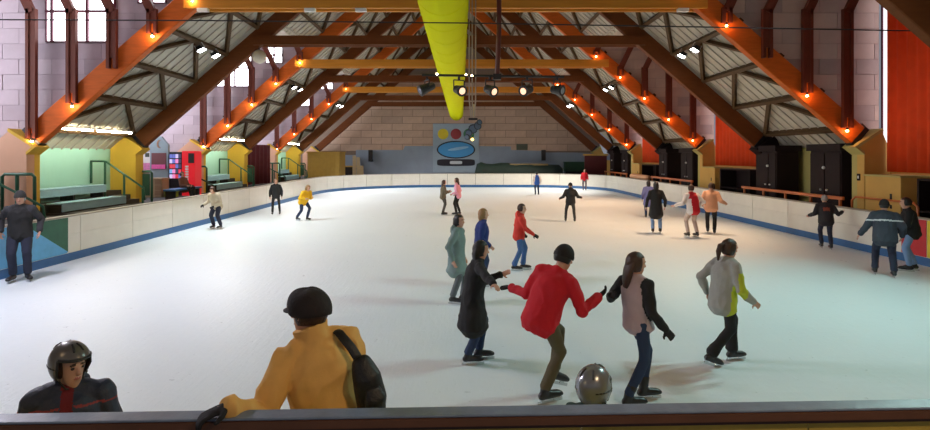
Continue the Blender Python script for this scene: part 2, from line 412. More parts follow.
# outer side walls; the tall bays have a big daylit window on the left, curtained windows on the right
wl_mat = mat('lilac render', (0.45, 0.36, 0.42), 0.85, 0.1, 3)
tall = [('B0','A1'), ('B1','A2'), ('B2','A3'), ('B3', None)]
for a, b in tall:
    y0 = FR[a]+0.2; y1 = FR[b]+0.3 if b else YW+0.3
    G().box(XOL-0.2, XOL, y0, y1, -0.3, 3.0).box(XOL-0.2, XOL, y0, y1, 7.9, 8.4).box(XOL-0.2, XOL, y0, y0+0.4, 3.0, 7.9).box(XOL-0.2, XOL, y1-0.7, y1, 3.0, 7.9).build('wall_left', wl_mat, kind='structure')
    G().box(XOR, XOR+0.2, y0, y1, -0.3, 2.2).box(XOR, XOR+0.2, y0, y1, 7.6, 9.4).build('wall_right', ochrep, kind='structure')
    wn += 1
    o = thing('window_%d' % wn, (XOL-0.1, (y0+y1)/2, 3.0), None, None); o['kind'] = 'structure'
    l0, l1 = y0+0.4, y1-0.7; nn = 4
    for i in range(nn):
        u0 = l0+(l1-l0)*i/nn-(y0+y1)/2; u1 = l0+(l1-l0)*(i+1)/nn-(y0+y1)/2
        G().box(-0.01, 0.01, u0+0.04, u1-0.04, 0.03, 4.87).build('pane', day, o)
        G().box(-0.05, 0.05, u1-0.04, u1+0.04, 0, 4.9).build('mullion', framem, o)
    wn += 1
    if b:
        o = thing('window_%d' % wn, (XOR+0.12, (y0+y1)/2, 2.2), None, None); o['kind'] = 'structure'
        l0, l1 = y0+0.1, y1-0.12
        for i in range(nn):
            u0 = l0+(l1-l0)*i/nn-(y0+y1)/2; u1 = l0+(l1-l0)*(i+1)/nn-(y0+y1)/2
            G().box(-0.01, 0.01, u0+0.03, u1-0.03, 0.03, 5.37).build('pane', daycurt, o)
            G().box(-0.04, 0.04, u1-0.03, u1+0.03, 0, 5.4).build('mullion', framem, o)
# back walls of the low bays
low = [('A0','B0'), ('A1','B1'), ('A2','B2'), ('A3','B3')]
for a, b in low:
    G().box(-13.75, -13.55, FR[a]+0.2, FR[b]+0.25, -0.3, 2.92).build('wall_left', mint, kind='structure')
    G().box(12.55, 12.75, FR[a]+0.2, FR[b]+0.25, -0.3, 2.92).build('wall_right', oliveyel, kind='structure')
# raised decks the stands are built on
G().box(XOL, -11.5, 6.0, YW, -0.26, 0.8).build('floor', rubber, kind='structure')
G().box(11.75, XOR, 6.0, YW, -0.26, 0.5).build('floor', rubber, kind='structure')
# wall behind the spectators with a row of tall openings
g = G(); g.box(XOL, XOR, -2.9, -2.7, 5.6, 9.0).box(XOL, XOL+3, -2.9, -2.7, -0.3, 5.6).box(XOR-3, XOR, -2.9, -2.7, -0.3, 5.6)
for x in (-8.0, -3.5, 1.0, 5.5): g.box(x, x+0.5, -2.9, -2.7, -0.3, 5.6)
g.build('wall_near', mortar_r, kind='structure')
for x, nm_, m in ((XOL-0.2, 'wall_left', wl_mat), (XOR, 'wall_right', ochrep)):
    G().box(x, x+0.2, -2.9, FR['A0']+0.2, -0.3, 9).build(nm_, m, kind='structure')
for s, xo in ((-1, XOL-0.3), (1, XOR+0.3)):
    G().prism([(XC, roof_hi(XC)), (xo, roof_hi(xo)), (xo, roof_hi(xo)+0.15), (XC, roof_hi(XC)+0.15)], -2.9, FR['A0']+0.2).build('ceiling', hi_roof, kind='structure')

# ------------------------------------------------------------------ low roofs: sheets, purlins and V braces
PX = [12.3-1.2*i for i in range(10)]               # purlin offsets from the ridge line
un = (SL/math.sqrt(1+SL*SL), 1/math.sqrt(1+SL*SL))
def roof_z(x): return rz(x)+VH+0.16
bayname = {'A0': 'above the spectators', 'A1': 'roof strip nearest the spectators', 'A2': 'middle roof strip', 'A3': 'roof strip nearest the far wall', 'B0': 'above the first dormer', 'B1': 'above the kiosk dormer', 'B2': 'above the maroon curtain dormer', 'B3': 'above the yellow shed'}
FR['W'] = YW-0.2
for a, b in low + [('B0','A1'), ('B1','A2'), ('B2','A3'), ('B3','W')]:
    y0, y1 = FR[a]+0.22, FR[b]+0.2; PMAX = 99 if a[0] == 'A' else XD+0.75
    for s in (-1, 1):
        side = 'left' if s < 0 else 'right'
        cl = thing('ceiling', (0, 0, 0), None, None); cl['kind'] = 'structure'
        xe = XC+s*min(13.35, PMAX); pw = (y1-y0)/12
        pg = G(); zt = roof_z
        # one sheet with a raised rib along its edge, 12 laid side by side
        A = Vector((XC, 0, zt(XC))); B = Vector((xe, 0, zt(xe)))
        nrm = Vector((s*un[0], 0, un[1]))
        def slab(u0, u1, h0, h1):
            vs = []
            for P in (A, B):
                for yy, hh in ((u0,h0),(u1,h0),(u1,h1),(u0,h1)): vs.append(P+Vector((0,yy,0))+nrm*hh)
            fs = [(0,1,2,3),(7,6,5,4),(0,4,5,1),(1,5,6,2),(2,6,7,3),(3,7,4,0)]
            pg.add(vs, fs)
        slab(0.0, pw, 0.0, 0.02); slab(0.0, 0.04, -0.04, 0.0)
        me = pg.mesh('roof_sheet', sheetm)
        for i in range(12): link('roof_sheet', me, cl, loc=(0, y0+i*pw, 0))
        lat = thing('roof_lattice', (XC+s*12.3, y0, roof_z(XC+s*12.3)-0.1),
                    'brown V-braced purlin lattice, %s side, %s' % ('bench' if s < 0 else 'closet', bayname[a]), 'roof lattice')
        org = lat.location.copy()
        yb0, yb1 = FR[a]+0.05, FR[b]
        for i, p in enumerate(PX):
            if p > PMAX: continue
            x = XC+s*p; z = roof_z(x)-0.11
            G().beam(Vector((x, yb0, z))-org, Vector((x, yb1, z))-org, 0.14, 0.2, nrm).build('purlin', wood_pl, lat)
            if i+1 < len(PX):
                x2 = XC+s*PX[i+1]; z2 = roof_z(x2)-0.15; ym = (yb0+yb1)/2
                G().beam(Vector((x, yb1-0.1, z-0.05))-org, Vector((x2, ym+0.12, z2))-org, 0.12, 0.12, nrm).build('brace', wood_pl, lat)
                G().beam(Vector((x, yb0+0.15, z-0.05))-org, Vector((x2, ym-0.12, z2))-org, 0.12, 0.12, nrm).build('brace', wood_pl, lat)

# ------------------------------------------------------------------ timber frames
order = ['A0','B0','A1','B1','A2','B2','A3','B3','A4']
words = {'A0': 'spectators\' side', 'B0': 'nearest the spectators', 'A1': 'under the wall with the large white windows', 'B1': 'at the near end of the snack kiosk bay',
         'A2': 'behind the snack kiosk and red drinks machine', 'B2': 'third before the far wall end, dark brown', 'A3': 'orange, two frames before the far wall frame',
         'B3': 'brown, next to the far wall frame', 'A4': 'set right against the far block wall'}
words = {'A0': 'orange timber roof frame above the spectators', 'B0': 'brown timber roof frame crossing just beyond the spectators',
         'A1': 'orange timber roof frame under the wall with large white windows', 'B1': 'brown timber roof frame at the near side of the snack kiosk',
         'A2': 'orange timber roof frame rising behind the red drinks machine', 'B2': 'brown timber roof frame at the far side of the middle bleachers',
         'A3': 'orange timber roof frame carried by the pink pillar nearest the far wall', 'B3': 'brown timber roof frame beside the yellow shed',
         'A4': 'brown timber roof frame set against the far block wall'}
bulb_w = mat('warm bulb', (1.0, 0.75, 0.5), 0.3, 0, 5, emit=40, emcol=(1.0, 0.66, 0.36))
bulb_o = mat('orange bulb', (1.0, 0.5, 0.25), 0.3, 0, 5, emit=40, emcol=(1.0, 0.42, 0.16))
ORD = ('lowest', 'second', 'third', 'fourth', 'fifth')
SHORT = {'A1': 'frame under the white-windowed wall', 'A2': 'frame behind the drinks machine', 'A3': 'farthest orange frame'}
def rafter_lamp(p, s, nm, k):
    orange = s > 0 or nm in ('A3',)
    t = thing('rafter_lamp', p, '%s bulb, %s up the %s rafter, %s' % ('orange' if orange else 'warm white', ORD[k], 'bench-side' if s < 0 else 'closet-side', SHORT[nm]), 'lamp', 'bulbs along the rafters')
    G().tube([(0,0,0.07),(0,0,0.02)], [0.03, 0.04], 10).build('socket', steel_dk, t)
    o = G().ball((0,0,-0.02), 0.036, 10, 8).build('bulb', bulb_o if orange else bulb_w, t); smooth(o)
    ld = bpy.data.lights.new('bulb_light', 'POINT'); ld.energy = BULB_W*(0.45 if orange else 1.0); ld.color = (1.0, 0.40, 0.13) if orange else (1.0, 0.60, 0.30); ld.shadow_soft_size = 0.05
    lo = bpy.data.objects.new('bulb_light', ld); COL.objects.link(lo); lo.parent = t; lo.location = (0, -0.09, -0.02)
UNLIT = {('A1', 1, 2), ('A1', -1, 2)}
for nm in order:
    y = FR[nm]; isA = nm[0] == 'A' and nm != 'A4'
    t = thing('timber_frame', (XC, y, FZ), words[nm], 'roof frame'); org = t.location.copy()
    for s in (-1, 1):
        a = Vector((XC+s*HALF, y, FZ)); b = Vector((XC, y, RZ))
        o = G().beam(a-org, b-org, 0.26, RD*2, (s*un[0], 0, un[1])).build('rafter', wood_a if isA else wood_b, t); bevel(o, 0.02, 1)
        # steel shoe
        G().beam(a-org-Vector((-s*un[1],0,un[0]))*0.02, a-org+Vector((-s*un[1],0,un[0]))*0.12, 0.30, RD*2+0.05, (s*un[0], 0, un[1])).build('steel_shoe', steel_dk, t)
    zc = 7.1; xh = (RZ-zc)/SL
    G().beam(Vector((XC-xh, y-0.19, zc))-org, Vector((XC+xh, y-0.19, zc))-org, 0.12, 0.36).build('collar_beam', wood_col if isA else wood_b, t)
    G().beam(Vector((XC-xh, y+0.19, zc))-org, Vector((XC+xh, y+0.19, zc))-org, 0.12, 0.36).build('collar_beam', wood_col if isA else wood_b, t)
    if isA:
        for s in (-1, 1):
            for i in range(0, 5):
                p = (12.05-1.17*i) if s < 0 else (11.7-1.17*i); x = XC+s*p; zf = rz(x)-0.1
                zk = min(max(6.9, zf+0.45), ZD-0.35); ztop = ZD-0.02
                pg = G()
                for q in (-0.1, 0.1): pg.beam(Vector((x+q, y-0.2, zf))-org, Vector((x+q, y-0.2, zk))-org, 0.09, 0.12, (0,1,0))
                pg.beam(Vector((x, y-0.2, zf+0.3))-org, Vector((x, y-0.2, zk))-org, 0.11, 0.06, (0,1,0))
                pg.build('post', wood_dk, t)
                lx = (ztop-zk)*0.52
                G().beam(Vector((x, y-0.2, zk-0.1))-org, Vector((x+s*lx, y-0.2, ztop))-org, 0.24, 0.12, (0,1,0)).build('kicker', wood_dk, t)
                if i < 5 and nm != 'A0' and (nm, s, i) not in UNLIT:
                    rafter_lamp(Vector((x-s*0.02, y-0.22, zf-0.07)), s, nm, i)

# ------------------------------------------------------------------ abutment pillars carrying the frames
pill = {'A0': 'above the spectators', 'B0': 'beside the spectators', 'A1': 'at the near end of the first bleachers', 'B1': 'beside the snack kiosk', 'A2': 'beside the red drinks machine',
        'B2': 'at the far end of the middle bleachers', 'A3': 'at the near end of the last bleachers', 'B3': 'beside the yellow shed', 'A4': 'in the far corner'}
pillr = {'A0': 'above the spectators', 'B0': 'beside the spectators', 'A1': 'beside the red curtain nearest the spectators', 'B1': 'behind the closet nearest the spectators',
         'A2': 'beside the second red curtain', 'B2': 'behind the closet past the second curtain', 'A3': 'beside the third red curtain', 'B3': 'beside the far dark red door', 'A4': 'in the far corner by the green box'}
for nm in order:
    if nm in ('A0', 'B0'): continue
    y = FR[nm]
    for s in (-1, 1):
        prof = [(12.12, -0.26), (12.12, 2.68), (11.90, 2.86), (12.02, 2.98), (12.62, 3.36), (13.35, 2.74), (13.35, -0.26)]
        if s > 0: prof = [(min(p, 12.88), z) for p, z in prof]
        isA = nm[0] == 'A'
        lab = ('pink' if isA else 'yellow') if s < 0 else ('ochre' if isA else 'dark brown')
        t = thing('roof_pillar', (XC+s*12.6, y, -0.26), '%s gable-topped pillar %s' % (lab, (pill if s < 0 else pillr)[nm]), 'pillar')
        mm = (pinkp if isA else yellowp) if s < 0 else (ochrep if isA else closetm)
        edge = yellowp if s < 0 else (oliveyel if isA else closetm)
        P2 = [((p-12.6)*s, z+0.26) for p, z in prof]
        G().prism(P2, -0.30, 0.0).build('front_face', mm, t)
        G().prism([(x, z) if abs(x) > 0.01 else (x, z) for x, z in P2], 0.001, 0.22).build('core', edge, t)
        lip = [(12.12, 2.66), (11.84, 2.88), (11.99, 3.01), (12.64, 3.42), (12.66, 3.34), (12.06, 2.95), (11.96, 2.87), (12.12, 2.74)]
        G().prism([((p-12.6)*s, z+0.26) for p, z in lip], -0.33, 0.24).build('sloped_coping', edge, t)

# ------------------------------------------------------------------ lamps of the hall
lens = mat('flood lamp lens', (1, 1, 1), 0.3, 0, 5, emit=30, emcol=(0.95, 0.97, 1.0))
def flood(x, y, z, s, lab, k, fc):
    t = thing('flood_lamp', (x, y, z), lab, 'flood lamp', 'white flood lamps under the roof lattice')
    ang = s*math.radians(30)
    Mr = Matrix.Rotation(ang, 4, 'Y')
    def R(g): g.v = [tuple(Mr @ (Vector(v)*0.68)) for v in g.v]; return g
    bevel(R(G().prism([(-0.20,-0.05),(0.20,-0.05),(0.13,0.16),(-0.13,0.16)], -0.22, 0.22)).build('housing', steel_dk, t), 0.015)
    R(G().box(-0.17, 0.17, -0.19, 0.19, -0.06, -0.05)).build('lens', lens, t)
    R(G().box(-0.22, -0.2, -0.05, 0.05, 0.0, 0.3).box(0.2, 0.22, -0.05, 0.05, 0.0, 0.3).box(-0.22, 0.22, -0.05, 0.05, 0.29, 0.31)).build('bracket', steel, t)
    ld = bpy.data.lights.new('flood_light', 'SPOT'); ld.energy = FLOOD*k; ld.color = fc; ld.spot_size = math.radians(118); ld.spot_blend = 0.5; ld.shadow_soft_size = 0.2
    lo = bpy.data.objects.new('flood_light', ld); COL.objects.link(lo); lo.parent = t; lo.location = Mr @ Vector((0, 0, -0.1)); lo.rotation_euler = (0, ang, 0)
for (a, b) in low:
    y = FR[a]+3.0
    for s in (-1, 1):
        x = XC+s*8.6; z = roof_z(x)-0.47
        for dy in (0, 1.15):
            flood(x, y+dy, z, s, 'white flood lamp %s, %s side, %s one of two' % (bayname[a], 'bench' if s < 0 else 'closet', 'nearer' if dy == 0 else 'farther'), FLOODK[a]*(0.6 if (a, s) == ('A0', 1) else 1.0), FLOODCOL[(a, s)])
tubem = mat('fluorescent tube', (1, 0.95, 0.8), 0.3, 0, 5, emit=TUBE_E, emcol=(1.0, 0.90, 0.66))
for a in ('A1', 'A2', 'A3'):
    for i in range(2):
        y = FR[a]+1.3+i*2.2
        t = thing('batten_light', (-12.35, y, 3.5), 'lit fluorescent batten, %s one over the bleachers %s' % (('nearer', 'farther')[i], {'A1': 'nearest the spectators', 'A2': 'past the kiosk', 'A3': 'nearest the far wall'}[a]), 'lamp', 'fluorescent battens')
        G().box(-0.06, 0.06, -1.0, 1.0, 0.0, 0.05).build('housing', whitep, t)
        G().tube([(0,-0.97,-0.03),(0,0.97,-0.03)], [0.026, 0.026], 10, dome=False).build('tube', tubem, t)
        for q in (-0.83, 0.83): G().box(-0.02, 0.02, q-0.02, q+0.02, 0.051, 0.2).build('hanger', steel, t)

# unseen pendant lamps, added to throw warm light on the near people
shade = mat('enamel shade', (0.05, 0.10, 0.08), 0.4); warmb = mat('pendant bulb', (1, 0.85, 0.6), 0.3, 0, 5, emit=25, emcol=(1.0, 0.74, 0.42))
for x, w in ((-5.6, 'next to the white-windowed wall'), (2.9, 'next to the curtains')):
    t = thing('added_pendant', (x, 1.0 if x > 0 else 0.3, 4.7 if x > 0 else 4.9), 'added unseen warm pendant lamp above the spectators, %s' % w, 'lamp')
    smooth(G().tube([(0,0,0.0),(0,0,0.14),(0,0,0.2)], [0.24, 0.09, 0.05], 20, dome=False).build('shade', shade, t)); smooth(G().ball((0,0,-0.06), 0.06, 12, 8).build('bulb', warmb, t))
    G().tube([(0,0,0.2),(0,0,roof_hi(x)-(4.7 if x > 0 else 4.9))], [0.01]*2, 6, dome=False).build('cord', steel_dk, t)
    ld = bpy.data.lights.new('added_pendant_light', 'POINT'); ld.energy = PENDANT*(1.9 if x > 0 else 0.7); ld.color = (1.0, 0.70, 0.40); ld.shadow_soft_size = 0.1
    lo = bpy.data.objects.new('added_pendant_light', ld); COL.objects.link(lo); lo.parent = t; lo.location = (0, 0, -0.16)
# yellow fabric duct
t = thing('air_duct', (-0.41, 2, 6.26), 'long lime yellow fabric air duct running down the middle of the hall', 'air duct')
g = G(); g.sm = True
ys = [0.0] + [0.5+1.6*i for i in range(30)]
g.tube([(0, yy, 0) for yy in ys], [0.59]*len(ys), 40, ref=(1,0,0), dome=False); g.build('duct_skin', ductm, t)
for yy in ys[1:]:
    if True: G().tube([(0, yy-0.012, 0), (0, yy+0.012, 0)], [0.597, 0.597], 40, ref=(1,0,0), dome=False).build('seam_ring', ductm, t)
for yy in [FR[q]-2 for q in order]:
    G().tube([(0, yy, 0.585), (0, yy, 0.66)], [0.012, 0.012], 6, dome=False).build('hanger', steel_dk, t)
# thin cable across the hall
pts = [px(-150, 19, 12), px(200, 20.5, 12), px(465, 23, 12), px(700, 27, 12), px(1035, 33, 12)]
G().tube(pts, [0.014]*5, 6, dome=False).build('span_cable', steel_dk, label='thin dark cable stretched across the hall below the roof', cat='cable')

# lighting bar with spotlights
BD = 14.0
def stage():
    c = px(497, 77, BD)
    t = thing('lighting_bar', c, 'black lighting bar hung on a dark pole beside the yellow duct', 'lighting bar')
    G().tube([px(422, 75, BD)-c, px(564, 77, BD)-c], [0.032, 0.032], 10, dome=False).build('bar', black, t)
    G().tube([Vector((0,0,0)), px(499, 30, BD)-c, Vector((0.06, 0, rz(c.x+0.06)+VH-c.z))], [0.06]*3, 12, dome=False).build('pole', mat('dark red pole', (0.10, 0.02, 0.02), 0.4), t)
    G().box(-0.1, 0.1, -0.08, 0.08, -0.07, 0.07).build('clamp', steel_dk, t)
    glow = mat('spot lens glow', (1, 0.7, 0.5), 0.3, 0, 5, emit=1.3, emcol=(1.0, 0.55, 0.36))
    dead = mat('unlit lens', (0.25, 0.28, 0.33), 0.1, 0.1, 6)
    spec = [(427, 88, 205, -25, 0.42, dead, 'aimed down beside the duct'), (459, 90, -60, -15, 0.34, glow, 'under the yellow duct'),
            (490, 90, -50, -20, 0.34, glow, 'under the dark pole'), (527, 90, 230, -15, 0.36, glow, 'next to the last one on the bar'), (557, 90, -40, -10, 0.32, dead, 'at the bar end away from the duct')]
    for x, y, yw, pt, ln, lm, w in spec:
        p = px(x, y, BD); top = p.copy(); top.z = c.z-0.03
        s = thing('stage_spotlight', p, 'black stage spotlight hung on the lighting bar, %s' % w, 'spotlight', 'spotlights on the bar')
        d = Vector((math.cos(math.radians(yw))*math.cos(math.radians(pt)), math.sin(math.radians(yw))*math.cos(math.radians(pt)), math.sin(math.radians(pt))))
        o = G().tube([-d*ln*0.5, -d*ln*0.42, d*ln*0.1, d*ln*0.5], [0.07, 0.10, 0.12, 0.145], 16, dome=False).build('can', black, s); bevel(o, 0.008)
        G().tube([d*ln*0.5, d*(ln*0.5+0.015)], [0.085, 0.07], 16, dome=False).build('lens', lm, s)
        sd = d.cross(Vector((0,0,1))).normalized(); h = top.z-p.z; yk = G()
        for q in (-1, 1): yk.tube([sd*q*0.15, sd*q*0.15+Vector((0,0,max(0.12, h-0.05)))], [0.015]*2, 6, dome=False)
        yk.tube([sd*-0.15+Vector((0,0,max(0.12, h-0.05))), sd*0.15+Vector((0,0,max(0.12, h-0.05)))], [0.015]*2, 6, dome=False)
        yk.build('yoke', steel_dk, s)
        G().tube([Vector((0,0,max(0.12, h-0.05))), Vector((0,0,h+0.03))], [0.03]*2, 8, dome=False).build('clamp', steel_dk, s)
    for x, y, w in ((437, 74, 'at the bench-side edge of the duct'), (466, 74.5, 'at the closet-side edge of the duct'), (472, 75.5, 'by the pale cables')):
        p = px(x, y, BD-0.05); s = thing('bar_bulb', p, 'tiny bright bulb on the lighting bar %s' % w, 'lamp', 'tiny bulbs on the bar')
        smooth(G().ball((0,0.01,0), 0.024, 8, 6).build('bulb', bulb_w, s)); G().tube([(0,0.03,0),(0,0.06,0)], [0.02]*2, 8, dome=False).build('socket', steel_dk, s)
stage()
# hanging effects-light cluster
c = px(473, 129, 15)
t = thing('effects_light', c, 'hanging cluster of dark disco lights on long cables beside the duct', 'disco light')
for dx, dz, r in ((-0.09, -0.10, 0.10), (0.10, 0.07, 0.11), (0.0, 0.0, 0.13), (-0.13, -0.2, 0.08), (0.14, 0.16, 0.08)):
    d = Vector((dx*2.2, -0.7, dz)).normalized()
    bevel(G().tube([Vector((dx,0,dz))-d*0.08, Vector((dx,0,dz))+d*0.09], [r*0.8, r], 12, dome=False).build('lamp_can', steel_dk, t), 0.008)
    G().tube([Vector((dx,0,dz))+d*0.09, Vector((dx,0,dz))+d*0.10], [r*0.8, r*0.7], 12, dome=False).build('lens', mat('dark lens', (0.10, 0.13, 0.18), 0.1), t)
G().ball((-0.02,-0.06,-0.28), 0.04, 10, 8).build('amber_lens', mat('amber lens', (1, 0.6, 0.1), 0.3, emit=6, emcol=(1, 0.6, 0.12)), t)
G().box(-0.12, 0.12, -0.03, 0.03, 0.24, 0.29).build('hanger_plate', steel_dk, t)
cablem = mat('pale cable', (0.42, 0.34, 0.26), 0.5)
ztop = rz(c.x)+VH-0.05-c.z
for x in (-0.10, -0.02, 0.07): smooth(G().tube([(x*0.5,0,0.29), (x,0,0.8), (x,0,3.0), (x,0,ztop)], [0.017]*4, 8, dome=False).build('cable', cablem, t))
g = G(); z = 0.29
for i in range(6): g.tube([(0.02,0,z),(0.02,0,z+0.075)], [(0.022,0.009) if i%2 else (0.009,0.022)]*2, 6, ref=(1,0,0), dome=False); z += 0.06
g.build('chain', mat('brass chain', (0.6, 0.46, 0.25), 0.35, metal=0.8), t)
# pale globe lamp by the brown frame
t = thing('globe_lamp', Vector((-7.9, 21.93, 6.5)), 'pale round globe lamp hanging below the brown rafter', 'lamp')
smooth(G().ball((0,0,0), 0.27, 16, 12).build('globe', mat('opal globe', (0.62, 0.56, 0.45), 0.4), t))
G().tube([(0,0,0.25),(0,0,0.32)], [0.03]*2, 8, dome=False).build('stem', steel_dk, t)
# small white boxes under the collar beam
for x, w in ((203, 'beside the bench-side rafter'), (310, 'between the bench-side rafter and duct'), (361, 'next to the duct'), (683, 'beside the closet-side rafter')):
    p = px(x, 13.5, 16.3)
    bevel(G().box(-0.16, 0.16, -0.07, 0.07, -0.1, 0.0).build('junction_box', whitep, loc=(p.x, 16.31, 6.919), label='small white box under the golden collar beam %s' % w, cat='junction box', group='white boxes on the collar beam'), 0.01)

# ------------------------------------------------------------------ left-hand stands
def loop_rail(name, pts, lab, r=0.035, legs=(), group=None):
    c = Vector(pts[0]).copy(); c.z = 0.8
    t = thing(name, c, lab, 'railing', group)
    smooth(G().tube([Vector(p)-c for p in pts], [r]*len(pts), 10, dome=False).build('rail', greenrail, t))
    for a, b in legs: G().tube([Vector(a)-c, Vector(b)-c], [r*1.1]*2, 10, dome=False).build('post', greenrail, t)
    return t
bl = {'A1': 'nearest the spectators', 'A2': 'past the red drinks machine', 'A3': 'nearest the far wall'}
for a in ('A1', 'A2', 'A3'):
    y = FR[a]; y0, y1 = y+0.6, y+3.9
    t = thing('bleacher_steps', (-13.0, y0, 0.8), 'dark stepped base of the bleachers %s' % bl[a], 'bleachers')
    G().box(-0.53, 0.3, 0, y1-y0, 0.0, 0.32).build('tier', darkstep, t); 
    G().box(0.301, 1.25, 0, y1-y0, 0.0, 0.06).build('tier', darkstep, t)
    for x0, x1, zt, w in ((-13.45, -12.9, 1.58, 'upper'), (-12.68, -12.18, 1.17, 'lower')):
        b = thing('bench', ((x0+x1)/2, (y0+y1)/2, 0.86 if w == 'lower' else 1.12), '%s pale blue bench of the bleachers %s' % (w, bl[a]), 'bench')
        zb = b.location.z; hw = (x1-x0)/2; hl = (y1-y0)/2-0.02
        bevel(G().box(-hw, hw, -hl, hl, zt-zb-0.05, zt-zb).build('seat', benchm, b), 0.01)
        bevel(G().box(hw-0.04, hw, -hl, hl, zt-zb-0.27, zt-zb-0.052).build('front_board', benchm, b), 0.01)
        for q in (-hl+0.1, 0, hl-0.1): G().box(-hw+0.05, hw-0.05, q-0.04, q+0.04, 0.0, zt-zb-0.05).build('support', darkstep, b)
    # stair beside the B frame
    st = thing('stair', (-12.3, y1+0.7, 0.8), 'short dark stair between the benches and yellow pillar, bleachers %s' % bl[a], 'stair')
    for i in range(3): G().box(-1.2, -0.1-0.35*i, -0.5, 0.5, 0.17*i, 0.17*(i+1)).build('step', darkstep, st)
    yy = y1+0.05; 
    P = [(-13.52, yy, 2.42), (-13.05, yy, 2.42), (-12.95, yy, 2.40), (-11.6, yy, 1.45), (-11.55, yy, 1.0)]
    loop_rail('stair_handrail', P, 'dark green sloping handrail at the bench end, bleachers %s' % bl[a], legs=[((-13.0, yy, 0.81), (-13.0, yy, 2.38)), ((-12.3, yy, 0.81), (-12.3, yy, 1.93)), ((-11.62, yy, 0.81), (-11.62, yy, 1.42)), ((-13.5, yy, 1.62), (-13.5, yy, 2.40))])
    yy = y+5.6
    for q, (xa, xb) in enumerate(((-13.45, -12.95), (-12.85, -12.2))):
        P = [(xa, yy, 0.81), (xa, yy, 1.93), (xa+0.06, yy, 2.0), (xb-0.06, yy, 2.0), (xb, yy, 1.93), (xb, yy, 0.81)]
        lr = loop_rail('barrier_loop', P, 'dark green %s hoop past the yellow pillar, bleachers %s' % (('narrow', 'wide')[q], bl[a]), 0.045, [], 'green hoop barriers')
        o = G().box(0.08, xb-xa-0.08, -0.01, 0.01, 0.25, 1.1).build('infill_panel', mat('green mesh panel', (0.02, 0.09, 0.06), 0.6), lr)
    yy = y-0.45
    P = [(-13.15, yy, 0.81), (-13.15, yy, 2.02), (-13.08, yy, 2.1), (-12.3, yy, 2.1), (-12.22, yy, 2.02), (-12.22, yy, 0.81)]
    loop_rail('barrier_loop', P, 'dark green tubular hoop before the pink pillar, bleachers %s' % bl[a], 0.045, [((-12.72, yy, 0.81), (-12.72, yy, 2.08))], 'green hoop barriers')
    yy = y-0.75
    P = [(-14.4 if a == 'A1' else -13.5, yy, 2.55 if a == 'A1' else 2.1), (-13.49, yy, 2.1), (-11.75, yy, 1.2), (-11.7, yy, 0.85)]
    loop_rail('stair_handrail', P, 'dark green sloping handrail before the pink pillar, bleachers %s' % bl[a], legs=[((-13.5, yy, 0.81), (-13.5, yy, 2.08)), ((-12.5, yy, 0.81), (-12.5, yy, 1.56))])

# snack kiosk bay between B1 and A2
KD = 25.5
def kx(x): return (x-HX)*KD/F
def kz(y): return CZ-(y-HY)*KD/F
slate = mat('slate blue panel', (0.27, 0.36, 0.42), 0.6, 0.1, 4)
t = thing('kiosk_front', (kx(159), KD, 0.8), 'slate blue gabled kiosk front with a crescent sign and hatch', 'kiosk')
cx = kx(159); hw = kx(168)-cx
G().prism([(-hw, 0), (hw, 0), (hw, kz(145)-0.8), (0.1, kz(136.5)-0.8), (-0.1, kz(136.5)-0.8), (-hw, kz(145)-0.8)], 0.0, 0.15).build('front_panel', slate, t)
G().box(-hw+0.08, hw-0.08, -0.03, -0.001, kz(169)-0.8, kz(153)-0.8).build('hatch', mat('dark red hatch', (0.16, 0.05, 0.06), 0.5), t)
G().box(-hw+0.1, hw-0.1, -0.06, -0.031, kz(169)-0.8, kz(164.5)-0.8).build('pink_stock', mat('hot pink packets', (0.85, 0.12, 0.42), 0.5, 0.4, 20), t)
mo = [(0.13*math.cos(a), 0.19*math.sin(a)) for a in [math.radians(60+240*i/12) for i in range(13)]] + [(0.05+0.11*math.cos(a), 0.165*math.sin(a)) for a in [math.radians(290-220*i/12) for i in range(13)]]
G().prism([(x+0.03, z+kz(144)-0.8) for x, z in mo], -0.02, -0.001).build('crescent_sign', mat('tan sign', (0.35, 0.19, 0.10), 0.6), t)
t = thing('poster_board', (kx(144)-0.06, KD+0.1, 0.8), 'white and pink notice board left of the slate blue kiosk', 'notice board')
G().box(-0.33, 0.33, 0, 0.06, kz(172)-0.8, kz(152)-0.8).build('board', whitep, t)
G().box(-0.30, 0.30, -0.012, -0.001, kz(170)-0.8, kz(163)-0.8).build('pink_poster', mat('pink poster', (0.75, 0.25, 0.5), 0.6, 0.3, 10), t)
G().box(0.06, 0.25, -0.012, -0.001, kz(157)-0.8, kz(153)-0.8).build('dark_poster', mat('dark poster', (0.05, 0.06, 0.05), 0.6), t)
for q in (-0.3, 0.26): G().box(q, q+0.05, 0, 0.06, 0.0, kz(172)-0.8).build('leg', whitep, t)
t = thing('snack_machine', (kx(175)-0.0, KD+0.05, 0.8), 'lit snack machine with colourful packets beside the kiosk', 'vending machine')
hw = 0.29; zt = kz(152)-0.8
bevel(G().box(-hw, hw, 0.0, 0.6, 0, zt).build('body', black, t), 0.02)
cols = [(0.55,0.5,0.8),(0.12,0.15,0.45),(0.6,0.05,0.08),(0.75,0.7,0.85),(0.05,0.05,0.1),(0.8,0.25,0.5),(0.2,0.4,0.7)]
for r in range(5):
    for c_ in range(4):
        cc = random.choice(cols)
        G().box(-hw+0.03+c_*0.135, -hw+0.145+c_*0.135, -0.03, -0.002, zt-0.28-r*0.23, zt-0.1-r*0.23).build('packet', mat('packet %d' % cols.index(cc), cc, 0.4, 0.2, 12, emit=0.8, emcol=cc), t)
t = thing('drinks_machine', (kx(189.5), KD-0.1, 0.8), 'tall red drinks machine with white vertical lettering by the pink pillar', 'vending machine')
hw = 0.30; zt = kz(151)-0.8
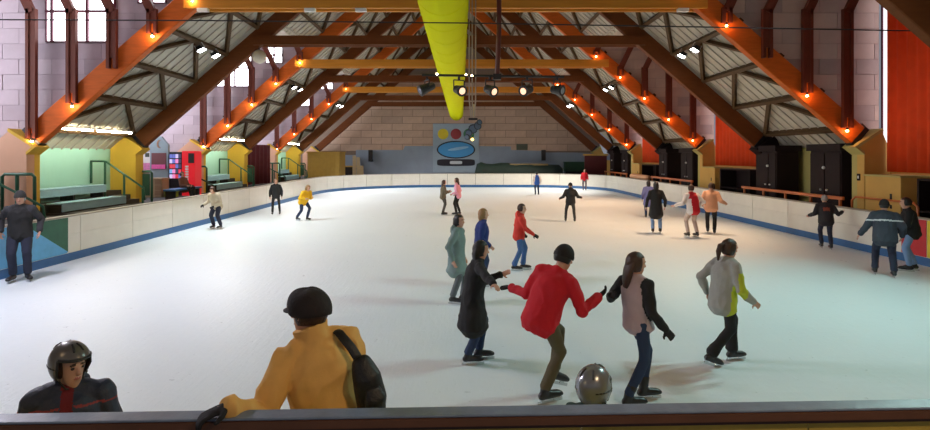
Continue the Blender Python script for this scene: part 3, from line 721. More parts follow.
redm = mat('red machine', (0.72, 0.015, 0.03), 0.3, 0.08, 5, emit=0.35, emcol=(0.9, 0.02, 0.03))
bevel(G().box(-hw, hw, 0.0, 0.65, 0, zt).build('body', redm, t), 0.02)
G().box(0.0, hw-0.04, -0.02, -0.001, zt-0.55, zt-0.1).build('display', black, t)
G().box(0.02, hw-0.06, -0.02, -0.001, 0.2, 0.5).build('tray_slot', black, t)
z = zt-0.65
for i in range(8):
    G().box(-0.12, 0.0, -0.015, -0.001, z-0.1, z-0.015).box(-0.15, -0.125, -0.015, -0.001, z-0.08, z-0.03).build('letter_mark', whitep, t); z -= 0.115
t = thing('counter_box', (kx(163.5), KD-1.1, 0.8), 'beige counter cabinet standing before the kiosk hatch', 'cabinet')
beige = mat('beige laminate', (0.46, 0.37, 0.24), 0.55, 0.1, 5)
bevel(G().box(-0.48, 0.5, 0, 0.6, 0, 0.80).build('body', beige, t), 0.01)
G().box(-0.52, 0.54, -0.04, 0.64, 0.80, 0.84).build('top', beige, t)
for i in range(3): G().box(0.22, 0.47, -0.02, -0.001, 0.1+i*0.23, 0.3+i*0.23).build('drawer', mat('tan drawer', (0.34, 0.24, 0.15), 0.6), t)
t = thing('green_crate', (kx(181), KD-1.0, 0.8), 'small lime green crate at the foot of the snack machine', 'crate')
bevel(G().box(-0.22, 0.22, 0, 0.35, 0, 0.22).build('box', mat('lime crate', (0.35, 0.50, 0.05), 0.5), t), 0.02); G().box(-0.24, 0.24, -0.02, 0.37, 0.22, 0.26).build('rim', mat('lime crate', (0.3,0.5,0.05)), t)
t = thing('bench', (-11.95, 23.0, 0.8), 'long blue bench behind the rink boards by the drinks machine', 'bench')
blueb = mat('blue bench', (0.05, 0.17, 0.42), 0.5)
bevel(G().box(-0.25, 0.25, -0.1, 2.3, 0.36, 0.44).build('seat', blueb, t), 0.015)
for q in (0.0, 2.1): G().box(-0.2, 0.2, q, q+0.08, 0, 0.36).build('leg', steel_dk, t)
# maroon curtain in the last left-hand bay, yellow shed, dark doorway
def pleated(name, p0, p1, z0, z1, m, n, amp, lab, cat, par=None):
    p0 = Vector(p0); p1 = Vector(p1); d = (p1-p0); L_ = d.length; d.normalize(); q = Vector((d.y, -d.x, 0)); vs = []; k = n*6
    for i in range(k+1):
        u = i/k; o = amp*math.sin(u*n*2*math.pi+0.6*math.sin(u*9)); P = p0+d*L_*u
        for z, sc in ((z0, 1.25), ((z0+z1)/2, 1.0), (z1, 0.7)): vs.append((*(P+q*o*sc).xy, z))
    g = G(); g.sm = True; g.add(vs, [(3*i+j, 3*i+3+j, 3*i+4+j, 3*i+1+j) for i in range(k) for j in (0, 1)])
    o = g.build(name, m, par, label=lab, cat=cat); s = o.modifiers.new('thick', 'SOLIDIFY'); s.thickness = 0.01; return o
marm = mat('maroon cloth', (0.13, 0.02, 0.03), 0.8, 0.2, 6)
pleated('curtain', (-13.3, 33.6, 0), (-12.35, 36.2, 0), 0.82, 3.3, marm, 7, 0.06, 'dark maroon curtain hanging between the yellow and pink pillars', 'curtain')
t = thing('shed', (-10.6, 46.8, 0.0), 'yellow flat-roofed shed in the corner by the far wall', 'shed')
shedm = mat('mustard boards', (0.52, 0.33, 0.07), 0.7, 0.12, 4)
for i in range(8): G().box(-1.9+i*0.33, -1.9+i*0.33+0.322, -1.2, -1.16, 0, 2.85).build('front_board', shedm, t)
for i in range(5): G().box(0.70, 0.74, -1.2+i*0.42, -1.2+i*0.42+0.41, 0, 2.85).build('side_board', shedm, t)
G().box(-1.9, 0.70, -1.155, 0.9, 0, 2.8).build('core', shedm, t); G().box(-2.0, 0.8, -1.3, 1.0, 2.851, 2.93).build('roof', ochrep, t)
t = thing('doorway', (fx(345), YW-0.05, 0), 'flat near-black panel for the dark doorway in the far wall beside the shed', 'door')
G().box(-1.2, 1.0, -0.1, -0.02, 0, fz(167)).build('dark_panel', mat('near black brown', (0.02, 0.012, 0.012), 0.7), t); G().box(-1.3, 1.1, -0.12, -0.02, fz(167)+0.001, fz(167)+0.12).build('lintel', ochrep, t)  # flat sheet, the dark of the opening put into its colour
t = thing('leaning_boards', (fx(359), YW-0.35, 0), 'cream boards propped upright against the far wall', 'boards')
cream = mat('cream board', (0.55, 0.42, 0.24), 0.6)
for i, (dx, h) in enumerate(((-0.35, 2.6), (0.0, 2.7), (0.32, 2.2))): G().box(dx-0.16, dx+0.15, -0.02*i, 0.05-0.02*i, 0, h-0.25*i).build('board', cream, t)

# ------------------------------------------------------------------ far end: wall picture, loudspeakers, hedge-like tarpaulin
t = thing('wall_mural', (fx(456), YW-0.05, fz(172)), 'pale blue painted panel with a blue oval, black band and coloured discs', 'mural')
mh = fz(124)-fz(172); mw = (fx(479)-fx(433))/2
G().box(-mw, mw, -0.04, -0.001, 0, mh).build('panel', mat('pale grey blue mural ground', (0.33, 0.42, 0.52), 0.6, 0.08, 3), t)
def blob(name, cx, cz, rx, rz_, col, y, ang=0, sq=1.0):
    po = []
    for i in range(28):
        a = 2*math.pi*i/28; c_, s_ = math.cos(a), math.sin(a)
        x = rx*math.copysign(abs(c_)**sq, c_); z = rz_*math.copysign(abs(s_)**sq, s_)
        po.append((cx+x*math.cos(ang)-z*math.sin(ang), cz+x*math.sin(ang)+z*math.cos(ang)))
    G().prism(po, y-0.02, y).build(name, mat('mural '+name+str(col), col, 0.5, 0.06, 4), t)
bk = (0.015, 0.015, 0.03)
blob('dark_band', 0.0, 0.85, 1.7, 0.30, bk, -0.041, 0.0, 0.35); blob('pale_patch', 0.0, 0.85, 0.55, 0.14, (0.6, 0.66, 0.72), -0.062, 0, 0.35)
blob('outline_patch', 0.0, 2.0, 1.72, 0.80, bk, -0.041); blob('blue_patch', 0.0, 2.0, 1.60, 0.69, (0.06, 0.33, 0.72), -0.062)
blob('pale_stroke', 0.2, 2.1, 0.95, 0.13, (0.30, 0.58, 0.85), -0.083, 0.15)
for dx, cc in ((-1.15, (0.75, 0.60, 0.03)), (0.0, (0.30, 0.03, 0.04)), (1.15, (0.03, 0.16, 0.07))): blob('colour_disc', dx, 3.4, 0.48, 0.48, cc, -0.041)
def speaker(x, y0, y1, w, lab):
    t = thing('loudspeaker', (fx(x), YW-0.05, fz(y1)), lab, 'loudspeaker'); h = fz(y0)-fz(y1)
    bevel(G().box(-w/2, w/2, -0.4, -0.05, 0, h).build('cabinet', black, t), 0.02); G().tube([(0,-0.41,h*0.35),(0,-0.402,h*0.35)], [w*0.36]*2, 16, dome=False).build('cone', mat('speaker cone', (0.03,0.03,0.03), 0.9), t)
    G().box(-0.05, 0.05, -0.05, 0.0, h*0.4, h*0.6).build('bracket', steel_dk, t)
speaker(543, 150, 160.5, 0.36, 'narrow black loudspeaker on the far wall above the green box')
speaker(371, 150, 161.5, 0.34, 'narrow black loudspeaker on the far wall by the propped boards')
t = thing('wall_vent', (fx(522), YW-0.02, fz(150)), 'small grey-green louvre grille on the far block wall', 'vent'); h = fz(144)-fz(150)
G().box(-0.5, 0.5, -0.05, 0, 0, h).build('frame', mat('grey green metal', (0.12, 0.13, 0.09), 0.5), t)
for i in range(4): G().box(-0.45, 0.45, -0.09, -0.051, 0.05+i*h*0.23, 0.05+i*h*0.23+0.06).build('slat', mat('grey green slat', (0.09, 0.10, 0.07), 0.5), t)
tarp = mat('dark green tarpaulin', (0.012, 0.03, 0.02), 0.7, 0.3, 3)
t = thing('tarpaulin_stack', (fx(527), 48.6, 0), 'long heap under a dark green tarpaulin behind the far boards', 'tarpaulin')
o = G(); pts = [(fx(x)-fx(527), random.uniform(-0.1,0.1), random.uniform(0.95,1.15)) for x in range(478, 556, 7)]
o.tube(pts, [(random.uniform(0.78,0.95), random.uniform(0.5,0.6)) for _ in pts], 12, ref=(0,0,1)); smooth(o.build('cover', tarp, t)); G().box(fx(484)-fx(527), fx(545)-fx(527), -0.35, 0.35, -0.26, 0.45).build('pallet_stack', darkstep, t)
bevel(G().box(fx(508)-fx(527), fx(545)-fx(527), -0.3, 0.25, 1.75, 1.90).build('plank', mat('tan plank', (0.30, 0.22, 0.10), 0.7), t), 0.01)
t = thing('green_box', (fx(570)+0.35, 49.6, 0), 'dark green box standing on the far side behind the boards', 'box')
bevel(G().box(-0.95, 0.95, -0.4, 0.4, 1.20, 1.98).build('body', mat('bottle green', (0.015, 0.06, 0.03), 0.5), t), 0.03); G().box(-1.0, 1.0, -0.44, 0.44, 1.981, 2.05).build('lid', mat('bottle green', (0,0,0)), t)
G().box(-0.9, 0.9, -0.35, 0.35, -0.26, 1.2).build('stand', steel_dk, t)

# ------------------------------------------------------------------ right-hand side: closets, curtains, counters, rails
for a in ('A1', 'A2', 'A3'):
    y = FR[a]; w = {'A1': 'nearest the spectators', 'A2': 'past the second curtain', 'A3': 'nearest the far wall'}[a]
    for ya, yb, lab in ((y+0.50, y+2.0, 'near'), (y+4.0, y+5.0, 'far')):
        t = thing('closet', (11.55, ya, 0.5), 'tall very dark brown closet, %s one of the pair %s' % (lab, w), 'closet')
        bevel(G().box(0, 0.82, 0, yb-ya, 0, 2.28).build('body', closetm, t), 0.01)
        G().box(-0.1, 0.88, -0.08, yb-ya+0.08, 2.281, 2.50).build('cornice', closetm, t)
        for q in (0, 1):
            l = (yb-ya)/2
            dr = G().box(-0.03, -0.001, q*l+0.03, q*l+l-0.03, 0.08, 2.2).build('door', closetm, t)
            smooth(G().ball((-0.06, q*l+(l-0.15 if q == 0 else 0.15), 1.05), 0.035, 8, 6).build('knob', steel, dr))
        smooth(G().ball((-0.06, (yb-ya)*0.5, 1.75), 0.05, 8, 6).build('white_knob', whitep, t))
    t = thing('handrail', (11.4, y+0.2, 0.5), 'orange-red timber handrail above the boards, closets %s' % w, 'railing')
    bevel(G().box(-0.04, 0.04, 0, 6.0, 0.80, 0.90).build('rail', orangerl, t), 0.01)
    for q in range(5): G().box(-0.03, 0.03, 0.1+q*1.42, 0.17+q*1.42, -0.5, 0.80).build('post', orangerl, t)
redcloth = mat('red curtain cloth', (0.66, 0.07, 0.006), 0.8, 0.25, 3)
ntc = redcloth.node_tree; bs = ntc.nodes['Principled BSDF']
tr = ntc.nodes.new('ShaderNodeBsdfTranslucent'); tr.inputs[0].default_value = (0.9, 0.10, 0.02, 1)
ms = ntc.nodes.new('ShaderNodeMixShader'); ms.inputs[0].default_value = 0.22
ntc.links.new(bs.outputs[0], ms.inputs[1]); ntc.links.new(tr.outputs[0], ms.inputs[2]); ntc.links.new(ms.outputs[0], ntc.nodes['Material Output'].inputs[0])
for (b, a), w in zip((('B0','A1'), ('B1','A2'), ('B2','A3')), ('nearest the spectators', 'second from the spectators', 'nearest the far wall')):
    pleated('curtain', (12.30, FR[b]+0.5, 0), (12.30, FR[a]-0.34, 0), 2.17, 7.5, redcloth, 13, 0.05, 'red pleated curtain glowing with daylight, window %s' % w, 'curtain')
    t = thing('counter', (11.72, FR[a]-1.9, 0.5), 'ochre half-height counter unit under the red curtain %s' % w, 'counter')
    bevel(G().box(-0.1, 0.7, 0.2, 1.5, 0, 1.55).build('body', ochrep, t), 0.01); G().box(-0.14, 0.72, 0.16, 1.54, 1.551, 1.60).build('top', oliveyel, t)
    G().box(-0.115, -0.101, 0.5, 0.56, 0.7, 0.8).box(-0.115, -0.101, 0.5, 0.56, 0.95, 1.1).build('switch', steel_dk, t)
    t = thing('dark_cupboard', (11.72, FR[b]+0.6, 0.5), 'near-black open cupboard under the red curtain %s' % w, 'cupboard')
    G().box(-0.1, 0.7, 0, 2.6, 1.5, 1.55).box(0.6, 0.7, 0, 2.6, 0, 1.5).box(-0.1, 0.7, 0, 0.06, 0, 1.5).box(-0.1, 0.7, 2.54, 2.6, 0, 1.5).build('carcass', closetm, t); G().box(-0.1, 0.6, 0.06, 2.54, 0.7, 0.74).build('shelf', closetm, t)
# small things on the right-hand side
t = thing('tube_railing', (11.42, 14.0, -0.26), 'thin red bent-tube railing before the ochre counter', 'railing')
smooth(G().tube([(0,0,0),(0,0,1.6),(0,0.12,1.7),(0,2.2,1.7),(0,2.35,1.6),(0,2.35,0)], [0.03]*6, 8, dome=False).build('tube', orangerl, t))
G().tube([(0,0.05,1.3),(0,2.3,1.3)], [0.02]*2, 8, dome=False).build('mid_rail', orangerl, t)
t = thing('padded_roll', (11.42, 34.0, 0), 'long peach padded roll lying behind the boards past the second closets', 'pad')
pad = mat('peach padding', (0.75, 0.40, 0.22), 0.6, 0.1, 4)
smooth(G().tube([(0, 0.2, 1.25), (0, 3.4, 1.25)], [0.165, 0.165], 14).build('roll', pad, t))
for q in (0.4, 3.2): G().box(-0.1, 0.1, q-0.05, q+0.05, -0.26, 1.1).build('support', steel_dk, t)
t = thing('door_3', (10.9, 45.3, 0), None, None); t['kind'] = 'structure'
G().box(-0.9, 0.9, 0, 0.08, 0, 2.6).build('dark_panel', mat('dark red door', (0.09, 0.012, 0.015), 0.5), t); G().box(-1.0, 1.0, 0.0, 0.1, 2.601, 2.75).build('door_frame', ochrep, t)
t = thing('switch_plate', (XC+12.12-0.012, FR['A1']-0.08, 1.9), 'small dark switch plate on the ochre pillar', 'switch')
G().box(-0.012, 0.012, -0.06, 0.06, 0, 0.2).build('plate', closetm, t); G().box(-0.02, -0.0121, -0.02, 0.02, 0.06, 0.14).build('rocker', whitep, t)

# ------------------------------------------------------------------ people
import numpy as np
JOBS = []
def cloth(name, col, rough=0.85, var=0.15, bump=0.25): return mat(name, col, rough, var, 9, bump, 60)
skin = mat('skin', (0.60, 0.33, 0.23), 0.55, 0.06, 10, 0.03, 60)
lipm = mat('lips', (0.45, 0.14, 0.12), 0.5); browm = mat('brow', (0.06, 0.035, 0.02), 0.8)
eyew = mat('eye', (0.05, 0.035, 0.03), 0.2, 0, 5)
hair_br = mat('brown hair', (0.05, 0.022, 0.012), 0.5, 0.4, 25, 0.4, 90, stretch=(1,1,0.2)); hair_bk = mat('black hair', (0.010, 0.008, 0.008), 0.45, 0.3, 25, 0.4, 90, stretch=(1,1,0.2))
hair_bl = mat('dark blond hair', (0.28, 0.15, 0.05), 0.5, 0.4, 25, 0.4, 90, stretch=(1,1,0.2)); hair_gr = mat('grey hair', (0.30, 0.28, 0.26), 0.6, 0.3, 25, 0.4, 90)
glovem = cloth('black glove knit', (0.012, 0.012, 0.014)); bootm = mat('black skate boot', (0.015, 0.014, 0.016), 0.4, 0.2, 8)
blade = mat('skate blade steel', (0.6, 0.62, 0.65), 0.25, 0.05, 5, metal=1.0)
def ik(a, b, l1, l2, pole):
    d = b-a; L = min(max(d.length, abs(l1-l2)+1e-3), (l1+l2)*0.999); dn = d.normalized(); b = a+dn*L
    x = (l1*l1-l2*l2+L*L)/(2*L); h = math.sqrt(max(0, l1*l1-x*x)); p = pole-dn*pole.dot(dn)
    if p.length < 1e-4: p = dn.orthogonal()
    return a+dn*x+p.normalized()*h, b
def job(g, name, mats, par, voxel, wr=0.0, sm=4, paint=None, seeds=None):
    o = g.build(name, mats, par)
    m = o.modifiers.new('r', 'REMESH'); m.mode = 'VOXEL'; m.voxel_size = voxel; m.adaptivity = 0
    q = o.modifiers.new('s', 'SMOOTH'); q.factor = 0.5; q.iterations = sm
    JOBS.append((o, wr, paint, seeds)); return o
def hand(g, w, d, side, nrm, s, spread=1.0, curl=0.5, grow=0.0):
    """palm and five fingers; d = pointing direction, nrm = direction the palm faces, side +1 left hand"""
    d = d.normalized(); nrm = (nrm-d*nrm.dot(d)).normalized(); lat = d.cross(nrm)*side   # towards the thumb
    e = grow
    g.tube([w-d*0.01*s, w+d*0.04*s, w+d*0.085*s], [(0.026*s+e, 0.019*s+e), (0.038*s+e, 0.017*s+e), (0.037*s+e, 0.014*s+e)], 10, ref=lat)
    for i, (o, l) in enumerate(((0.030, 0.070), (0.010, 0.080), (-0.010, 0.074), (-0.029, 0.058))):
        p = w+d*0.085*s+lat*o*s; ps = [p-d*0.01*s]; a = 0.15
        for k, f in enumerate((0.42, 0.32, 0.26)):
            dd = d*math.cos(a)+nrm*math.sin(a)+lat*o*0.8*spread; p = p+dd.normalized()*l*f*s; ps.append(p); a += curl
        g.tube(ps, [0.0095*s+e, 0.009*s+e, 0.0085*s+e, 0.0075*s+e], 8)
    p = w+d*0.02*s+lat*0.028*s; t1 = p+(d*0.6+lat*0.75+nrm*0.25).normalized()*0.045*s; t2 = t1+(d*0.9+lat*0.25+nrm*0.35).normalized()*0.032*s
    g.tube([p, t1, t2], [0.013*s+e, 0.0115*s+e, 0.009*s+e], 8)
def person(label, pos, H, yaw, lean=5, feet=((0.05,0.1,0),(-0.05,-0.1,0)), hands=((0.1,0.26,0.84),(0.1,-0.26,0.84)), drop=0.02, turn=0, nod=None, side=0,
           top=None, legs=None, sleeve=None, hem=0.10, coat=0.0, hair=None, style='short', hat=None, hs=1.0, gloves=None, fit=1.0, lfit=1.0, hood=False, collar=True,
           q=1, paint=None, group=None, eyes=False, skates=True, seat=None, flare=0.0, curl=0.5, twist=0, palm=None, wr_amp=None, high=0.0):
    s = H/1.70; pos = Vector(pos)
    t = thing('person', pos, label, 'person', group, 0); yw = math.radians(yaw)
    fv = Vector((math.cos(yw), math.sin(yw), 0)); lv = Vector((-math.sin(yw), math.cos(yw), 0)); uv = Vector((0,0,1))
    def loc(p): return (fv*p[0]+lv*p[1]+uv*p[2])*s
    vb, vc = {0: (0.008, 0.010), 1: (0.011, 0.014), 2: (0.016, 0.022)}[q]
    pel = loc((0, 0, 0.93-drop))
    pl = math.radians(lean); sd = math.radians(side)
    tv = (fv*math.sin(pl)*math.cos(sd)+uv*math.cos(pl)*math.cos(sd)+lv*math.sin(sd)).normalized()
    tw = math.radians(twist); sv = (lv*math.cos(tw)-fv*math.sin(tw)); sv = (sv-tv*sv.dot(tv)).normalized(); cf = sv.cross(tv)  # shoulder line, chest facing
    lt = (lv-tv*lv.dot(tv)).normalized()
    up = lambda h: pel+tv*h*s
    # ---- joints
    sh = [up(0.415)+sv*0.165*s*fit**0.5, up(0.415)-sv*0.165*s*fit**0.5]
    hp = [pel+lv*0.09*s, pel-lv*0.09*s]
    el, wr = [], []
    for i in (0, 1):
        h = hands[i]
        if isinstance(h, Vector): tg = h-pos; 
        else: tg = loc(h)
        sgn = 1 if i == 0 else -1
        e, w = ik(sh[i], tg, 0.285*s, 0.255*s, -uv*0.9-fv*0.45+lv*sgn*0.45); el.append(e); wr.append(w)
    kn, an, fd = [], [], []
    for i in (0, 1):
        f = feet[i]; sgn = 1 if i == 0 else -1; fy = f[3] if len(f) > 3 else 0; pt = f[4] if len(f) > 4 else 0
        d = (fv*math.cos(math.radians(fy))+lv*math.sin(math.radians(fy)))
        d = (d*math.cos(math.radians(pt))-uv*math.sin(math.radians(pt)))
        k, a = ik(hp[i], loc((f[0], f[1], 0.155+f[2])), 0.40*s, 0.39*s, fv+lv*sgn*0.12); kn.append(k); an.append(a); fd.append(d)
    # ---- head frame
    nd = lean*0.45 if nod is None else nod
    ha = math.radians(nd); hy = math.radians(turn)
    hf0 = fv*math.cos(hy)+lv*math.sin(hy); hf = hf0*math.cos(ha)-uv*math.sin(ha); hu = hf0*math.sin(ha)+uv*math.cos(ha); hl = hu.cross(hf)
    nb_ = up(0.50); hc = up(0.505)+(tv*0.5+hu*0.5).normalized()*0.128*s+hf*0.012*s; z = s*hs
    def hd(f, l, u): return hc+hf*f*z+hl*l*z+hu*u*z
    # ---- body: one continuous surface
    g = G(); seeds = []
    fit_b = 0.88
    g.tube([up(-0.06), up(0.0), up(0.15), up(0.30), up(0.40), up(0.46), up(0.50)], [(0.13*s,0.10*s),(0.15*s,0.11*s),(0.135*s,0.10*s),(0.155*s,0.11*s),(0.15*s,0.10*s),(0.10*s,0.07*s),(0.06*s,0.06*s)], 14, ref=sv)
    g.tube([nb_-tv*0.03*s, nb_.lerp(hc, 0.45), hc-hu*0.05*z], [0.058*s, 0.054*s, 0.056*s], 12)
    for i in (0, 1):
        g.tube([hp[i], kn[i], an[i]], [0.075*s, 0.052*s, 0.038*s], 10)
        g.tube([an[i]+uv*0.01, an[i]-uv*0.06*s+fd[i]*0.02*s, an[i]-uv*0.068*s+fd[i]*0.13*s], [0.030*s, 0.028*s, 0.018*s], 8)
        g.tube([sh[i], el[i], wr[i]], [0.045*s, 0.036*s, 0.027*s], 10)
    secs = [(-0.118,0.050,0.030,0.028),(-0.095,0.040,0.047,0.050),(-0.055,0.018,0.060,0.078),(0.0,0.002,0.070,0.093),(0.05,-0.006,0.074,0.098),(0.09,-0.012,0.060,0.080),(0.113,-0.014,0.034,0.046)]
    g.tube([hd(f, 0, u) for u, f, a, b in secs], [(a*z, b*z) for u, f, a, b in secs], 18, ref=hl)
    g.tube([hd(0.088,0,0.018), hd(0.101,0,-0.005), hd(0.110,0,-0.026)], [0.009*z, 0.012*z, 0.016*z], 8)
    for l in (-1, 1):
        g.ball(hd(-0.005, l*0.076, -0.01), (0.012*z, 0.012*z, 0.012*z), 8, 6); g.tube([hd(0.0, l*0.074, 0.022), hd(-0.008, l*0.079, 0.0), hd(0.004, l*0.074, -0.028)], [0.011*z]*3, 6)
        g.tube([hd(0.084, l*0.048, 0.028), hd(0.093, l*0.022, 0.032)], [0.008*z]*2, 6)
    g.tube([hd(0.085, 0.020, -0.062), hd(0.092, 0.0, -0.060), hd(0.085, -0.020, -0.062)], [(0.008*z, 0.006*z)]*3, 8, ref=hu); seeds += [(hd(0.090, 0.018, -0.062), hd(0.096, 0.0, -0.061), 0.009*z, 1), (hd(0.090, -0.018, -0.062), hd(0.096, 0.0, -0.061), 0.009*z, 1)]
    for l in (-1, 1):
        seeds.append((hd(0.086, l*0.050, 0.034), hd(0.098, l*0.020, 0.036), 0.008*z, 2))
    pn = []
    for i in (0, 1):
        d = (wr[i]-el[i]).normalized(); n_ = (pel+uv*0.2-wr[i]); n_ = n_-d*n_.dot(d)
        if n_.length < 0.02: n_ = -uv
        if palm and i == 0: d = Vector((-0.80, -0.55, -0.20)).normalized(); n_ = Vector(palm)
        pn.append((d, n_))
        if not gloves: hand(g, wr[i], d, 1 if i == 0 else -1, n_, s, curl=curl)
        else: g.tube([wr[i], wr[i]+d*0.05*s], [0.024*s, 0.02*s], 8)
    job(g, 'body', [skin, lipm, browm], t, vb, 0, 3, None, list(seeds))
    if gloves:
        for i in (0, 1):
            g = G(); hand(g, wr[i], pn[i][0], 1 if i == 0 else -1, pn[i][1], s*1.06, curl=curl, grow=0.002)
            g.tube([wr[i].lerp(el[i], 0.12), wr[i]+pn[i][0]*0.02*s], [0.035*s, 0.032*s], 10); job(g, 'glove', gloves, t, min(vb, 0.009), 0, 2)
    if eyes:
        for l in (-1, 1):
            G().ball(hd(0.0835, l*0.031, 0.012), (0.0115*z,)*3, 10, 8).build('eye', eyew, t)
    # ---- trousers
    g = G(); a = lfit
    g.tube([up(0.10), up(0.0), pel-uv*0.07*s], [(0.150*s*a,0.118*s*a),(0.168*s*a,0.132*s*a),(0.150*s*a,0.118*s*a)], 14, ref=lv)
    for i in (0, 1):
        e = an[i]-(an[i]-kn[i]).normalized()*-0.0
        g.tube([hp[i]+uv*0.02*s, hp[i].lerp(kn[i], 0.5), kn[i], kn[i].lerp(an[i], 0.5), e], [0.092*s*a, 0.083*s*a, 0.068*s*a, 0.063*s*a, (0.060+flare)*s*a], 12)
    job(g, 'trousers', legs, t, vc, 0.007, 3)
    # ---- jacket
    g = G(); f = fit
    pts = [up(-hem), up(-hem*0.4), up(0.14), up(0.28), up(0.37), up(0.43), up(0.48)]
    rad = [(0.190*s*f,0.150*s*f),(0.186*s*f,0.148*s*f),(0.172*s*f,0.138*s*f),(0.183*s*f,0.146*s*f),(0.172*s*f,0.134*s*f),(0.128*s*f,0.108*s*f),(0.078*s,0.078*s)]
    if coat:
        pts[0] = up(-0.02); pts = [pel-uv*coat*s, pel-uv*coat*0.55*s] + pts; rad = [(0.235*s*f,0.205*s*f),(0.215*s*f,0.18*s*f)] + rad
    g.tube(pts, rad, 18, ref=lt if coat else sv)
    if high: g.tube([up(0.44), up(0.50), up(0.505+high)+hf*0.01*s], [(0.10*s,0.10*s),(0.088*s,0.092*s),(0.098*s,0.104*s)], 18, ref=sv, dome=False)
    elif collar: g.tube([up(0.45), up(0.525)+hf*0.01*s], [(0.085*s,0.085*s),(0.076*s,0.080*s)], 14, ref=sv, dome=False)
    if hood: g.tube([up(0.43)-cf*0.08*s, up(0.50)-cf*0.085*s, up(0.545)-cf*0.075*s], [(0.13*s,0.06*s),(0.12*s,0.06*s),(0.09*s,0.045*s)], 12, ref=sv)
    sr = []
    for i in (0, 1):
        g.ball(sh[i], 0.074*s*f, 12, 8); g.tube([up(0.46), up(0.45).lerp(sh[i]+tv*0.02*s, 0.6), sh[i]], [0.062*s*f, 0.066*s*f, 0.06*s*f], 12)
        g.tube([sh[i], sh[i].lerp(el[i], 0.5), el[i], el[i].lerp(wr[i], 0.5), wr[i]], [0.072*s*f, 0.066*s*f, 0.060*s*f, 0.054*s*f, 0.046*s*f], 12); g.ball(el[i], 0.061*s*f, 10, 8)
    mats = [top]; sd_ = None
    if sleeve:
        mats.append(sleeve); sd_ = []
        for i in (0, 1): sd_ += [(sh[i], el[i], 0.088*s*f, 1), (el[i], wr[i], 0.09*s*f, 1)]
    pf = None
    if paint:
        mats += paint[1]
        inv = lambda p: ((p-pel).dot(cf)/s, (p-pel).dot(sv)/s, (p-pel).dot(tv)/s)
        base = 2 if sleeve else 1
        pf = lambda p: (lambda r: None if r is None else base+r)(paint[0](*inv(p)))
    job(g, 'coat' if coat else 'jacket', mats, t, vc, wr_amp or (0.014 if q < 2 else 0.008), 3, pf, sd_)
    # ---- skates
    for i in (0, 1):
        g = G(); b = an[i]; d = fd[i]; lu = (uv-d*uv.dot(d)).normalized(); sx = d.cross(lu)
        g.tube([b+(kn[i]-b).normalized()*0.10*s, b, b-lu*0.05*s-d*0.01*s], [0.056*s, 0.050*s, 0.048*s], 10)
        g.tube([b-lu*0.075*s-d*0.055*s, b-lu*0.07*s+d*0.05*s, b-lu*0.078*s+d*0.16*s, b-lu*0.085*s+d*0.20*s], [(0.038*s,0.040*s),(0.046*s,0.046*s),(0.038*s,0.048*s),(0.026*s,0.038*s)], 10, ref=lu)
        o = job(g, 'skate' if skates else 'shoe', bootm, t, 0.012, 0, 2)
        if skates:
            k_ = G(); a0 = b-lu*0.118*s; k_.beam(a0-lu*0.022*s-d*0.09*s, a0-lu*0.022*s+d*0.215*s, 0.006, 0.030*s, lu)
            for w in (-0.04, 0.13): k_.beam(a0+d*w*s+lu*0.015*s, a0+d*w*s-lu*0.02*s, 0.02, 0.05*s, d)
            k_.build('blade', blade, o)
    # ---- hair, hats
    if hair:
        g = G(); nu, nv = 26, 18; vs = []; long_ = style in ('long', 'bob', 'pony')
        for i in range(nv+1):
            ph = math.pi*i/nv*(0.80 if long_ else 0.70)
            for j in range(nu):
                th = 2*math.pi*j/nu; x, y, u = math.sin(ph)*math.cos(th), math.sin(ph)*math.sin(th), math.cos(ph)
                r = 1.0
                if x > 0.45 and u < 0.55: r = 0.80
                w = 1+0.04*noise.noise(Vector((x*4+H*9, y*4, u*3)))
                vs.append(hd(-0.012+0.112*x*r*w, 0.088*y*r*w, 0.012+0.120*u*w*(1 if u > 0 else (1.0 if r > 0.9 else 0.8))))
        fs = [(i*nu+j, i*nu+(j+1)%nu, (i+1)*nu+(j+1)%nu, (i+1)*nu+j) for i in range(nv) for j in range(nu)]
        fs += [tuple(range(nu-1,-1,-1)), tuple(nv*nu+j for j in range(nu))]
        g.sm = True; g.add(vs, fs)
        if style == 'long': g.tube([hd(-0.06,0,0.02), hd(-0.085,0,-0.08), hd(-0.10,0,-0.19), hd(-0.10,0,-0.26)], [(0.08*z,0.05*z),(0.085*z,0.045*z),(0.075*z,0.035*z),(0.045*z,0.02*z)], 12, ref=hl)
        if style == 'bob': g.tube([hd(-0.05,0,0.02), hd(-0.055,0,-0.07), hd(-0.05,0,-0.13)], [(0.088*z,0.065*z),(0.090*z,0.065*z),(0.070*z,0.05*z)], 12, ref=hl)
        if style == 'pony': g.tube([hd(-0.10,0,0.04), hd(-0.145,0,0.02), hd(-0.16,0,-0.06), hd(-0.15,0,-0.17)], [0.03*z, 0.036*z, 0.034*z, 0.012*z], 10)
        g.build('hair', hair, t)
    if hat:
        kind, hm = hat; g = G(); g.sm = True
        if kind == 'beanie':
            nu, nv = 22, 12; vs = []
            for i in range(nv+1):
                ph = math.pi*i/nv*0.56
                for j in range(nu):
                    th = 2*math.pi*j/nu; vs.append(hd(-0.012+0.112*math.sin(ph)*math.cos(th), 0.092*math.sin(ph)*math.sin(th), 0.025+0.115*math.cos(ph)))
            g.add(vs, [(i*nu+j, i*nu+(j+1)%nu, (i+1)*nu+(j+1)%nu, (i+1)*nu+j) for i in range(nv) for j in range(nu)] + [tuple(range(nu-1,-1,-1)), tuple(nv*nu+j for j in range(nu))]); g.build('beanie', hm, t)
            G().tube([hd(-0.012,0,0.0), hd(-0.012,0,0.035)], [(0.096*z,0.116*z),(0.096*z,0.116*z)], 20, ref=hl, dome=False).build('turn_up', hm, t)
